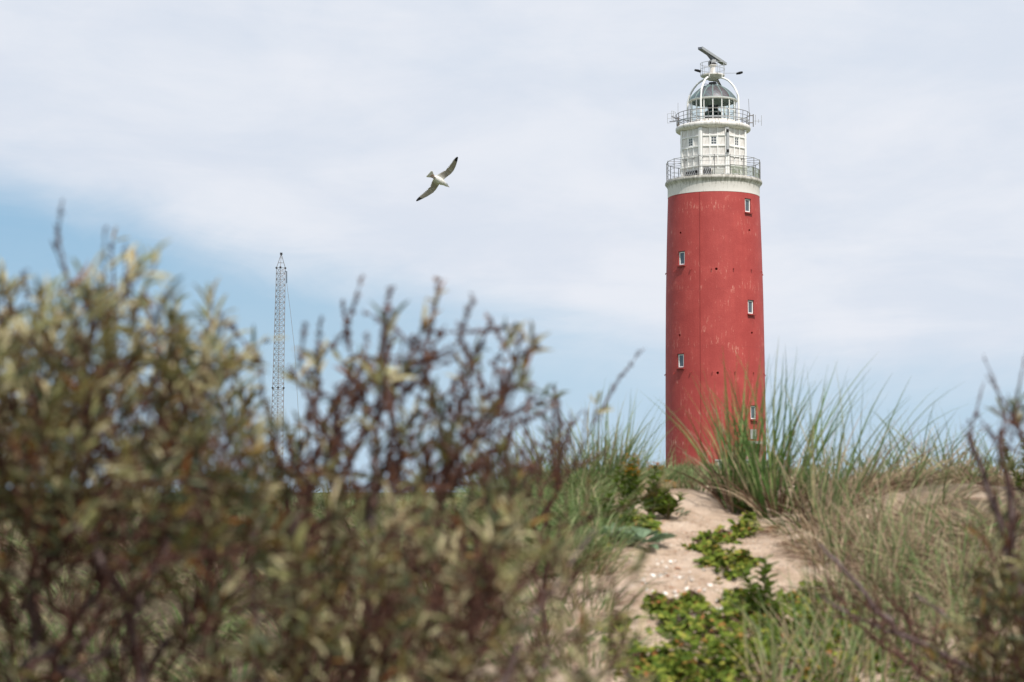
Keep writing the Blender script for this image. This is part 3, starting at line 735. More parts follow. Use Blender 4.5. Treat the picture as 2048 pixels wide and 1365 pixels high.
M['berry'] = mat('dewberry_leaf', None, .7, spec=.12, trans=.3, fn=island(S((0, (.05, .085, .012)), (.4, (.11, .16, .022)), (.7, (.19, .24, .035)), (.92, (.32, .31, .06)), (.985, (.35, .14, .05))), interp='LINEAR'))
M['buck'] = mat('buckthorn_leaf', None, .7, spec=.12, trans=.2, fn=island(S((0, (.085, .085, .028)), (.18, (.10, .125, .07)), (.36, (.15, .13, .04)), (.54, (.07, .10, .055)), (.68, (.20, .17, .055)), (.80, (.13, .165, .10)), (.88, (.26, .17, .05)), (.94, (.24, .09, .025))), back=(.15, .15, .08)))
M['silver'] = mat('buckthorn_silver_highlight_leaf', None, .5, spec=.4, trans=.35, fn=island(S((0, (.50, .44, .23)), (.35, (.36, .36, .15)), (.6, (.28, .31, .15)), (.75, (.66, .56, .34)), (.93, (.45, .26, .09))), back=(.60, .53, .33)))  # silvery undersides; sun highlights on the leaves are put into this pale colour too
def barkfn(c1, c2, c3):
    def fn(t, b):
        n = t.noise(objco(t), 45, 5, .65); bump(t, b, n, .003); return t.ramp(n, [(.35, c1), (.52, c2), (.7, c3)])
    return fn
M['bark'] = mat('grey_bark', None, .85, spec=.2, fn=barkfn((.06, .04, .036), (.12, .085, .08), (.22, .17, .165)))
M['twig'] = mat('brown_twig', None, .85, spec=.1, fn=barkfn((.045, .022, .018), (.095, .048, .038), (.15, .085, .066)))
M['bud'] = mat('brown_bud', None, .8, spec=.1, fn=island(S((0, (.06, .030, .024)), (.4, (.10, .050, .040)), (.75, (.16, .085, .060)), (.93, (.25, .11, .045)))))

# ------------------------------------------------------------------ blade and leaf generators (numpy)
def nrm(a): return a / np.maximum(np.linalg.norm(a, axis=-1, keepdims=True), 1e-9)
def blades(base, up, bend, length, width, S_=6):
    """base (n,3), up (n,3) start direction, bend (n,3) added curvature, length (n,), width (n,)"""
    n = len(base); t = np.linspace(0, 1, S_ + 1)
    d0 = nrm(up); pts = [base]; p = base.copy()
    for i in range(S_):
        d = nrm(d0 + bend * (t[i] + .5 / S_) ** 1.5); p = p + d * (length / S_)[:, None]; pts.append(p)
    pts = np.stack(pts, 1)
    side = nrm(np.cross(d0, rng.normal(size=(n, 3)))); wv = width[:, None] * np.clip(1.15 - t ** 1.6 * 1.1, .06, 1)[None]
    A = pts + side[:, None] * wv[..., None] / 2; B = pts - side[:, None] * wv[..., None] / 2
    V = np.stack([A, B], 2).reshape(-1, 3); k = np.arange(n)[:, None] * (S_ + 1) * 2 + np.arange(S_)[None] * 2
    F = np.stack([k, k + 1, k + 3, k + 2], -1).reshape(-1, 4); return V, F
def leaf_mesh(pos, d, nv, L, W, tmpl='lance'):
    n = len(pos); d = nrm(d); s = nrm(np.cross(d, nv)); u = np.cross(s, d)
    if tmpl == 'lance': T_ = np.array([(0, 0, 0), (.3, .5, .05), (.3, -.5, .05), (.3, 0, -.02), (.7, .42, .02), (.7, -.42, .02), (.7, 0, -.05), (1, 0, -.12)]); FQ = [(0, 3, 1, 1), (0, 2, 3, 3), (1, 3, 6, 4), (3, 2, 5, 6)]; FT = [(4, 6, 7), (6, 5, 7)]; tri = [(0, 3, 1), (0, 2, 3)] + FT; quad = [(1, 3, 6, 4), (3, 2, 5, 6)]
    else: T_ = np.array([(0, 0, 0), (.22, .36, .05), (.5, .52, .06), (.78, .34, .0), (1, 0, -.12), (.78, -.34, .0), (.5, -.52, .06), (.22, -.36, .05), (.5, 0, -.05)]); tri = [(8, i, (i + 1) % 8) for i in range(8)]; tri = [(8, i, i + 1) for i in range(7)] + [(8, 7, 0)]; quad = []
    V = pos[:, None] + d[:, None] * (T_[None, :, 0:1] * L[:, None, None]) + s[:, None] * (T_[None, :, 1:2] * W[:, None, None]) + u[:, None] * (T_[None, :, 2:3] * L[:, None, None])
    m = len(T_); off = (np.arange(n) * m)[:, None, None]
    Fs = [(off + np.array(tri)[None]).reshape(-1, 3)]
    if quad: Fs.append((off + np.array(quad)[None]).reshape(-1, 4))
    return V.reshape(-1, 3), Fs
def octas(pos, d, L, W):
    n = len(pos); d = nrm(d); a = nrm(np.cross(d, rng.normal(size=(n, 3)))); b = np.cross(d, a)
    V = np.stack([pos, pos + d * (L * .45)[:, None] + a * W[:, None], pos + d * (L * .45)[:, None] + b * W[:, None], pos + d * (L * .45)[:, None] - a * W[:, None], pos + d * (L * .45)[:, None] - b * W[:, None], pos + d * L[:, None]], 1).reshape(-1, 3)
    t_ = np.array([(0, 2, 1), (0, 3, 2), (0, 4, 3), (0, 1, 4), (5, 1, 2), (5, 2, 3), (5, 3, 4), (5, 4, 1)])
    return V, (np.arange(n)[:, None, None] * 6 + t_[None]).reshape(-1, 3)
def segs(p, q, r0, r1, n=5):
    m = len(p); d = nrm(q - p); ref = np.tile([[.31, .22, .93]], (m, 1)); a = nrm(np.cross(d, ref)); b = np.cross(d, a); out = []
    for base, r_ in ((p, r0), (q, r1)):
        for k in range(n): t = 2 * PI * k / n; out.append(base + (a * math.cos(t) + b * math.sin(t)) * r_[:, None])
    V = np.stack(out, 1).reshape(-1, 3); k = np.arange(n); k2 = (k + 1) % n
    F = np.stack([k, k2, n + k2, n + k], 1)[None] + (np.arange(m) * 2 * n)[:, None, None]
    return V, F.reshape(-1, 4)

# ------------------------------------------------------------------ marram grass
def tuft(px, base, hpx, n, spread, lean=(0, 0), fan=.35, droop=.5, label='', dry=.25, dark=False, wid=.0042, name='marram_tuft', group=None, thatch=0, cat='grass tuft', jit=.35, acc=None, depth=None):
    loc = base; sc_ = hpx / FPX * loc.y
    o = empty(name, loc, label, cat, group) if acc is None else None
    def gen(n_, Ls, matn, nm, fan_, droop_, w_):
        a = rng.uniform(0, 2 * PI, n_); r_ = spread * np.sqrt(rng.uniform(0, 1, n_))
        b = np.stack([np.cos(a) * r_, np.sin(a) * r_ * .8, np.zeros(n_)], 1)
        wx, wy = loc.x + b[:, 0], loc.y + b[:, 1]; b[:, 2] = ground(wx, wy) - loc.z - .01
        out = np.stack([np.cos(a), np.sin(a), np.zeros(n_)], 1) * (fan_ * (r_ / spread + .25))[:, None]
        out += rng.normal(size=(n_, 3)) * .12 * (1, 1, 0)
        u = out + np.array([lean[0] * .45, lean[1] * .45, 1.0])
        bend = out * 1.2 * droop_ * 2 + np.array([lean[0], lean[1], 0]) + rng.normal(size=(n_, 3)) * jit * .8 * (1, 1, .3); bend[:, 2] -= droop_ * rng.uniform(0, 1.3, n_)
        L = Ls * rng.uniform(.45, 1.05, n_) ** .8
        V, F = blades(b, u, bend, L, w_ * rng.uniform(.6, 1.25, n_), 7)
        if acc is not None: acc.append((V + np.array(loc), F, matn))
        else: tag(npobj(nm, V, F, M[matn], o), kind='stuff')
    gen(int(n * (1 - dry)), sc_, 'marram_dark' if dark else 'marram', 'green_blades', fan, droop, wid)
    if dry > 0: gen(max(6, int(n * dry)), sc_ * .8, 'straw', 'dry_blades', fan * 1.4, droop * 1.3, wid * .9)
    if thatch: gen(thatch, sc_ * .5, 'thatch', 'dead_blades', fan * 2.6, droop * 2.6, wid * .8)
    return o
def mass(name, acc, label):
    names = sorted({a[2] for a in acc}); Vs, Fs, mi, k = [], [], [], 0
    for V, F, m in acc: Vs.append(V); Fs.append(F + k); k += len(V); mi.append(np.full(len(F), names.index(m)))
    o = npobj(name, np.concatenate(Vs), np.concatenate(Fs), [M[q] for q in names], None, False, np.concatenate(mi))
    return tag(o, label, 'grass', kind='stuff')
def crest(px, back=.15): # a point on the crest line of the dune
    y = YC + back; x = (px - CX) / FPX * y; return Vector((x, y, gz(x, y)))
G1 = 'marram tufts on the dune crest'
tuft(1500, hit(1497, 1025), 330, 100, .12, (.06, 0), .24, .2, 'large dark green marram tuft in front of the foot of the red tower', .12, True, .0115, thatch=60)
tuft(1560, hit(1560, 1028), 360, 66, .10, (.13, 0), .34, .18, 'tall marram tuft just right of the tower with long blades leaning right', .2, True, .011, thatch=55)
tuft(1460, hit(1455, 1000), 220, 34, .05, (-.18, 0), .26, .3, 'smaller marram tuft leaning left across the red tower', .1, True, .010, thatch=25)
tuft(1640, hit(1645, 1045), 320, 55, .12, (.22, 0), .30, .35, 'marram tuft with yellowish stems right of the sandy hollow', .4, False, .0095, thatch=70)
tuft(1700, hit(1700, 1010), 310, 40, .14, (.15, 0), .32, .4, 'marram tuft with one very long blade bending right', .35, False, .009, thatch=70)
tuft(1775, crest(1770, -.4), 215, 62, .16, (.15, 0), .45, .6, 'loose pale marram tuft at the middle of the right bank', .6, False, .006, thatch=60)
tuft(1840, crest(1845), 190, 58, .16, (.15, 0), .35, .6, 'thin marram tuft with straw stalks on the right crest', .65, False, .007, thatch=40)
tuft(1915, crest(1915), 175, 58, .15, (.12, 0), .32, .55, 'sparse marram tuft beside the right hand shrub', .65, False, .007, thatch=40)
tuft(2010, crest(2010), 150, 45, .15, (.1, 0), .35, .6, 'marram tuft behind the bare twigs at the right edge', .4, False, .007, thatch=30)
tuft(1235, crest(1228), 235, 110, .11, (.12, 0), .24, .4, 'tall pale marram tuft left of the red tower behind the yellow flowers', .25, False, .007, thatch=25)
tuft(1185, crest(1185), 190, 80, .12, (.1, 0), .3, .4, 'fine marram tuft beside the lone bare buckthorn twig', .2, False, .007, thatch=20)
tuft(1130, crest(1130), 190, 90, .12, (.08, 0), .3, .4, 'light green marram tuft behind the right end of the big shrub', .15, False, .007, thatch=20)
tuft(1080, crest(1075), 190, 90, .13, (.02, 0), .3, .4, 'marram tuft showing through the twigs right of the big shrub', .15, False, .0055)
tuft(1000, crest(1000), 170, 80, .16, (.0, 0), .3, .4, 'marram tuft hidden low behind the brown shrub twigs', .15, False, .0055)
tuft(1305, crest(1300), 120, 80, .10, (.2, 0), .4, .7, 'short arching marram tuft at the left foot of the tower', .2, False, .0055)
tuft(1360, crest(1352), 90, 90, .12, (.1, 0), .5, .8, 'low spreading marram tuft under the left edge of the tower', .2, False, .0055)
tuft(1410, crest(1400), 85, 80, .12, (.1, 0), .5, .8, 'low marram tuft at the top of the sandy hollow', .25, False, .0055)
# right bank: overhanging thatch
bank = [(1700, 1110, 150, .6), (1760, 1060, 150, .5), (1800, 1130, 170, .5), (1850, 1030, 150, .6), (1880, 1110, 170, .5), (1930, 1050, 150, .6), (1960, 1140, 170, .5), (1780, 1200, 160, .4), (1850, 1190, 170, .4), (1930, 1210, 170, .4), (1720, 1180, 120, .5), (2010, 1060, 150, .5), (2040, 1150, 160, .5), (1650, 1090, 120, .6), (2000, 1230, 160, .5), (1620, 1060, 110, .6)]
acc = []
for i, (px, py, h, dr_) in enumerate(bank):
    tuft(px, hit(px, py), h, 110, .17, (random.uniform(-.5, .5), -.5), .6, .9, '', min(.85, dr_ + .2), i % 3 == 0, .0065, thatch=170, acc=acc)
for i in range(16):
    px = 1660 + i * 26; tuft(px, crest(px, random.uniform(-.45, .1)), random.uniform(70, 130), 60, .16, (random.uniform(-.3, .3), 0), .5, .8, '', .75, False, .006, thatch=70, acc=acc)
for i in range(26):   # upright rusty straw stems along the edge of the bank
    px, py = random.uniform(1640, 1960), random.uniform(1060, 1230)
    tuft(px, hit(px, py), random.uniform(170, 260), 14, .07, (random.uniform(-.15, .25), 0), .2, .25, '', .7, False, .0062, thatch=14, acc=acc)
mass('matted_grass', acc, 'matted brown and green dead grass hanging over the right bank')
low = [(1600, 1330), (1660, 1380), (1720, 1330), (1780, 1390), (1840, 1330), (1900, 1390), (1560, 1395), (1960, 1340), (1690, 1290), (2020, 1390), (1800, 1290), (1880, 1280)]
acc = []
for i, (px, py) in enumerate(low):
    tuft(px, hit(px, py), 230, 46, .10, (random.uniform(-.2, .3), 0), .3, .4, '', .38, False, .0058, thatch=20, acc=acc)
mass('meadow_grass', acc, 'short yellow green grass growing in the lower right corner')
# slope on the left behind the shrubs
sl = [(1150, 1010), (1090, 1020), (1180, 1050), (1110, 1075), (1030, 1040), (960, 1060), (1040, 1110), (880, 1040), (800, 1050), (720, 1060), (900, 1120), (780, 1130), (1120, 1150), (980, 1160), (640, 1070), (560, 1080), (480, 1090), (400, 1090), (300, 1100), (200, 1100), (100, 1110), (20, 1100), (680, 1150), (560, 1170), (420, 1180), (260, 1190), (100, 1200), (840, 1200), (1060, 1220), (1160, 1230), (930, 1260), (740, 1260), (560, 1270), (380, 1280), (180, 1290), (20, 1300), (1080, 1310), (1180, 1330), (860, 1340), (640, 1350), (440, 1360), (240, 1370), (60, 1380)]
acc = []
for q in range(36): sl.append((random.uniform(1000, 1170), random.uniform(985, 1150)))
for q in range(8): sl.append((random.uniform(1150, 1240), random.uniform(975, 1000)))
for i, (px, py) in enumerate(sl):
    tuft(px, hit(px, py), 130, 95, .18, (random.uniform(-.9, .1), -.3), .6, .9, '', .22, i % 3 == 0, .0056, thatch=30, acc=acc)
mass('slope_grass', acc, 'tangled green grass covering the slope left of the sand and behind the shrubs')
# loose dune grass growing thinly on the back of the crest, and the plain beyond
n = 2600; x = rng.uniform(-4, 6, n); y = rng.uniform(10.1, 16, n); b = np.stack([x, y, ground(x, y) - .02], 1)
Vv, Ff = blades(b, np.array([0, 0, 1.]) + rng.normal(size=(n, 3)) * .25, rng.normal(size=(n, 3)) * .6, rng.uniform(.18, .42, n), rng.uniform(.004, .007, n), 4)
tag(npobj('dune_grass', Vv, Ff, M['marram']), 'thin pale green grass growing beyond the crest of the dune', 'grass', kind='stuff')
n = 16000; a = rng.uniform(0, 2 * PI, n); r_ = rng.uniform(4.6, 26, n); x = TX + r_ * np.sin(a); y = 160 - r_ * np.abs(np.cos(a)); b = np.stack([x, y, ground(x, y) - .05], 1)
Vv, Ff = blades(b, np.array([0, 0, 1.]) + rng.normal(size=(n, 3)) * .25, rng.normal(size=(n, 3)) * .6, rng.uniform(.3, .85, n), rng.uniform(.03, .07, n), 3)
tag(npobj('mound_grass', Vv, Ff, M['marram']), 'green grass covering the mound round the foot of the tower', 'grass', kind='stuff')

# ------------------------------------------------------------------ broad leaved plants
def leafcloud(name, cells, n, m, parent, L0, W0, h0, h1, kind='stuff', stuff=True, tm='broad', flat=.9):
    """cells: (px, py, rx, ry metres) blobs on the ground"""
    P_ = []
    for (px, py, rx, ry, hh) in cells:
        c = hit(px, py); k = n; a = rng.uniform(0, 2 * PI, k); q = np.sqrt(rng.uniform(0, 1, k))
        q = q * (1 + .25 * np.sin(3 * a + px) + .15 * np.sin(7 * a))
        q = q * np.where(rng.uniform(0, 1, k) < .14, 1.45, 1.0); hh = hh * rng.uniform(.8, 1.2); x = c.x + np.cos(a) * q * rx; y = c.y + np.sin(a) * q * ry
        P_.append(np.stack([x, y, ground(x, y) + rng.uniform(h0, 1, k) ** 1.3 * hh * np.maximum(.15, 1.05 - q * .7)], 1))
    P_ = np.concatenate(P_); n_ = len(P_)
    d = rng.normal(size=(n_, 3)); d[:, 2] = np.abs(d[:, 2]) * .35; nv = np.array([0, -.25, 1.]) + rng.normal(size=(n_, 3)) * (1 - flat + .35)
    # trifoliate: three leaflets from one point
    if tm == 'tri':
        a = np.repeat(np.array([[-1.2, 0, 1.2]]), n_, 0).ravel(); P3 = np.repeat(P_, 3, 0); d3 = np.repeat(nrm(d), 3, 0); nv3 = nrm(np.repeat(nv, 3, 0)); sd = np.cross(nv3, d3)
        d3 = d3 * np.cos(a)[:, None] + sd * np.sin(a)[:, None]
        V, F = leaf_mesh(P3, d3, nv3, L0 * rng.uniform(.6, 1.2, len(P3)), W0 * rng.uniform(.7, 1.1, len(P3)), 'broad')
    else: V, F = leaf_mesh(P_, d, nv, L0 * rng.uniform(.6, 1.3, n_), W0 * rng.uniform(.7, 1.2, n_), 'broad')
    if parent is not None: V = V - np.array(parent.location)
    o = npobj(name, V, F, m, parent)
    if stuff: tag(o, kind='stuff')
    return o
def patch(px, py, label, cells, n, L0=.030, W0=.023):
    r0 = empty('dewberry_patch', hit(px, py), label, 'ground cover plant')
    leafcloud('leaves', cells, n, M['berry'], r0, L0, W0, .1, 1, tm='tri')
    # creeping stems
    b = MB()
    for (cx_, cy_, rx, ry, hh) in cells:
        c = hit(cx_, cy_)
        for q in range(3):
            a = random.uniform(0, 6.28); pts = []
            for s_ in range(7):
                x = c.x + math.cos(a) * rx * (s_ / 6 - .3) * 1.2 + random.uniform(-.01, .01); y = c.y + math.sin(a) * ry * (s_ / 6 - .3) * 1.2
                pts.append(Vector((x, y, gz(x, y) + .015 + .03 * math.sin(s_ / 6 * PI))) - r0.location)
            MB().tube(pts, .0025, 4).build('runner', M['twig'], r0)
    return r0
patch(1440, 1085, 'small bright green dewberry patch high on the bare sand', [(1415, 1085, .05, .10, .05), (1450, 1080, .06, .1, .06), (1485, 1068, .05, .12, .08), (1400, 1105, .04, .08, .04), (1500, 1060, .03, .08, .08)], 70)
patch(1450, 1140, 'dark green dewberry clump in the middle of the bare sand', [(1430, 1130, .05, .12, .07), (1460, 1145, .06, .14, .10), (1490, 1135, .04, .1, .06), (1420, 1115, .04, .08, .05)], 80)
patch(1450, 1300, 'broad carpet of dewberry leaves at the bottom of the sandy hollow', [(1370, 1260, .12, .18, .08), (1420, 1290, .14, .2, .12), (1490, 1280, .14, .22, .13), (1560, 1270, .14, .22, .13), (1620, 1290, .12, .2, .12), (1400, 1350, .14, .2, .12), (1480, 1360, .14, .2, .13), (1560, 1350, .14, .2, .14), (1640, 1360, .12, .2, .13), (1530, 1235, .06, .16, .10), (1330, 1340, .08, .14, .09), (1350, 1400, .14, .2, .12), (1450, 1410, .16, .2, .12), (1600, 1225, .08, .14, .08), (1670, 1300, .1, .2, .12), (1310, 1215, .04, .06, .04), (1345, 1225, .03, .05, .04), (1480, 1215, .05, .08, .05), (1385, 1215, .04, .05, .03), (1640, 1200, .06, .1, .06)], 105)
patch(1260, 1300, 'dewberry sprigs at the left foot of the sandy hollow', [(1240, 1310, .06, .14, .08), (1270, 1340, .07, .14, .08), (1230, 1260, .05, .1, .06)], 50)
patch(1720, 1250, 'dewberry leaves mixed into the grass below the right bank', [(1700, 1270, .1, .2, .1), (1750, 1320, .1, .2, .1), (1850, 1360, .14, .2, .1)], 60)
patch(1250, 1070, 'dark green leafy patch below the ragwort left of the bare sand', [(1200, 1060, .08, .14, .09), (1250, 1060, .08, .14, .10), (1290, 1065, .06, .12, .08), (1180, 1100, .07, .12, .06), (1320, 1010, .06, .12, .07)], 75, .04, .026)
# upright leafy shoots
def shoot(base, h, nl, L, Wd, label, name, cat, matn='berry', lean=(0, 0), flowers=0, group=None, tilt=.6, side=3):
    o = empty(name, base, label, cat, group)
    for s_ in range(side):
        a = random.uniform(0, 6.28); dx = math.cos(a) * .12 * (s_ > 0); dy = math.sin(a) * .12 * (s_ > 0); hh = h * (1 if s_ == 0 else random.uniform(.65, .95))
        pts = [Vector(((dx + lean[0] * t) * t * 1.0, (dy + lean[1] * t) * t, hh * t)) for t in (0, .25, .5, .75, 1)]
        MB().tube(pts, [.005, .0045, .004, .003, .002], 5).build('stem', M['buckstem'], o)
        for k in range(nl):
            t = .12 + .86 * k / nl; p = Vector(((dx + lean[0] * t) * t, (dy + lean[1] * t) * t, hh * t)); az_ = k * 2.4 + s_
            d = np.array([[math.cos(az_), math.sin(az_), tilt]]); ll = L * random.uniform(.7, 1.15) * (1.1 - .5 * t)
            V, F = leaf_mesh(np.array([tuple(p)]), d, np.array([[0, 0, 1.]]), np.array([ll]), np.array([Wd * random.uniform(.8, 1.1)]), 'broad')
            npobj('leaf', V, F, M[matn], o)
        if flowers and s_ < 3:
            tip = pts[-1]
            for q in range(flowers):
                c = tip + Vector((random.uniform(-.035, .035), random.uniform(-.03, .03), random.uniform(-.015, .02)))
                fb = MB()
                for w_ in range(10):
                    aw = 2 * PI * w_ / 10; u_ = Vector((math.cos(aw), math.sin(aw), .15)) * .015; sd = Vector((-math.sin(aw), math.cos(aw), 0)) * .003
                    fb.add([c + sd, c - sd, c + u_ - sd, c + u_ + sd], [(0, 1, 2, 3)])
                fb.ico(c, .0045, .7); fb.build('flower_head', M['yellow'], o)
    return o
M['buckstem'] = mat('green_brown_stem', (.14, .12, .06), .7)
M['yellow'] = mat('ragwort_yellow', (.62, .33, .02), .6)
M['rosette'] = mat('grey_green_leaf', None, .6, spec=.3, trans=.2, fn=island(S((0, (.12, .19, .10)), (.5, (.20, .27, .17)), (.85, (.28, .34, .22))), interp='LINEAR'))
shoot(hit(1530, 1250), .25, 22, .085, .028, 'upright bright green leafy shoot standing between carpet and bare sand', 'leafy_shoot', 'plant', side=3)
shoot(hit(1478, 1030), .13, 9, .06, .025, 'dark leafy shoot at the left foot of the large marram tuft', 'leafy_shoot', 'plant', side=3)
shoot(hit(1303, 1040), .245, 20, .075, .03, 'leafy ragwort with the larger orange yellow flower cluster', 'ragwort', 'flower', flowers=16, side=5, lean=(.02, 0))
shoot(hit(1268, 1030), .26, 20, .07, .028, 'taller ragwort with a small yellow flower tuft left of the other', 'ragwort', 'flower', flowers=9, side=5)
shoot(hit(1220, 1055), .16, 18, .075, .03, 'low dark leafy herb left of the ragwort stems', 'dune_herb', 'plant', side=5)
shoot(hit(1335, 1040), .13, 16, .07, .026, 'low reddish green herb right of the ragwort stems', 'dune_herb', 'plant', side=5)
for k, (px, py, lb) in enumerate([(1230, 1085, 'flat grey green rosette below the ragwort, left one'), (1285, 1090, 'large flat grey green rosette beside the sand'), (1350, 1035, 'small rosette at the upper left edge of the sand')]):
    base = hit(px, py); o = empty('leaf_rosette', base, lb, 'plant')
    nl = 46 if k < 2 else 18; Ls = .15 if k < 2 else .07
    for q in range(nl):
        a = q * 2.399; tl = .10 + .75 * (1 - q / nl) + .2 * math.sin(a); L = Ls * random.uniform(.6, 1.1) * (.5 + .5 * q / nl)
        off = Vector((math.cos(a), math.sin(a) * .8, 0)) * random.uniform(0, .06)
        V, F = leaf_mesh(np.array([[off.x, off.y, gz(base.x + off.x, base.y + off.y) - base.z + .02]]), np.array([[math.cos(a), math.sin(a), tl]]), np.array([[0, 0, 1.]]), np.array([L]), np.array([L * .3]), 'broad')
        npobj('leaf', V, F, M['rosette'], o)
# shells and pebbles on the sand
M['shell'] = mat('white_shell', (.80, .76, .70), .5); M['shell2'] = mat('orange_shell', (.60, .30, .17), .6)
sh = MB(); prs = [(0.0, .35), (.5, .33), (.85, .2), (1.0, 0.0)]
sh.lathe([(r_, z) for r_, z in prs[::-1]], 9, cap=False)
shm = [sh.mesh('shell', M['shell'], 60), sh.mesh('shell', M['shell2'], 60)]
for k in range(95):
    if k < 66: px, py = random.gauss(1350, 46), random.gauss(1170, 34)
    elif k < 84: px, py = random.gauss(1435, 35), random.gauss(1225, 14)
    else: px, py = random.uniform(1180, 1620), random.uniform(1100, 1250)
    p = hit(px, py); og = k % 5 == 4
    o = bpy.data.objects.new('shell', shm[1 if og else 0]); link(o); s_ = random.uniform(.005, .011) * (1.3 if k % 7 == 0 else 1)
    o.location = p + Vector((0, 0, .002)); o.scale = (s_, s_ * random.uniform(.6, 1), s_); o.rotation_euler = (random.uniform(-.5, .9), random.uniform(-.5, .5), random.uniform(0, 6))
    tag(o, 'small orange shell fragment lying on the bare sand' if og else 'small white shell fragment lying on the bare sand', 'shell', 'orange shell fragments on the sand' if og else 'white shell fragments on the sand')
pn = 6000; x = rng.normal(.85, .38, pn); y = rng.uniform(6.6, 9.2, pn); b = np.stack([x, y, ground(x, y)], 1)
Vv, Ff = octas(b, rng.normal(size=(pn, 3)) * (1, 1, .2), rng.uniform(.003, .012, pn), rng.uniform(.0015, .004, pn))
M['grit'] = mat('sand_grit', None, .8, fn=island(S((0, (.55, .45, .36)), (.4, (.30, .2, .15)), (.6, (.7, .62, .53)), (.9, (.5, .25, .15)))))
tag(npobj('shell_grit', Vv, Ff, M['grit']), 'crushed shell grit scattered over the bare sand', 'grit', kind='stuff')
# dry litter lying on the sand
n = 1500; x = rng.uniform(.2, 2.4, n); y = rng.uniform(6.4, 9.6, n); b = np.stack([x, y, ground(x, y) + .004], 1)
k_ = (np.abs(x - .95) > rng.uniform(0, .45, n)); b = b[k_]; n = len(b); d = rng.normal(size=(n, 3)) * (1, 1, .08)
Vv, Ff = blades(b, d, rng.normal(size=(n, 3)) * (.4, .4, .1), rng.uniform(.04, .16, n), rng.uniform(.002, .004, n), 3)
tag(npobj('straw_litter', Vv, Ff, M['thatch']), 'dry straw and twig litter lying on the sand', 'litter', kind='stuff')

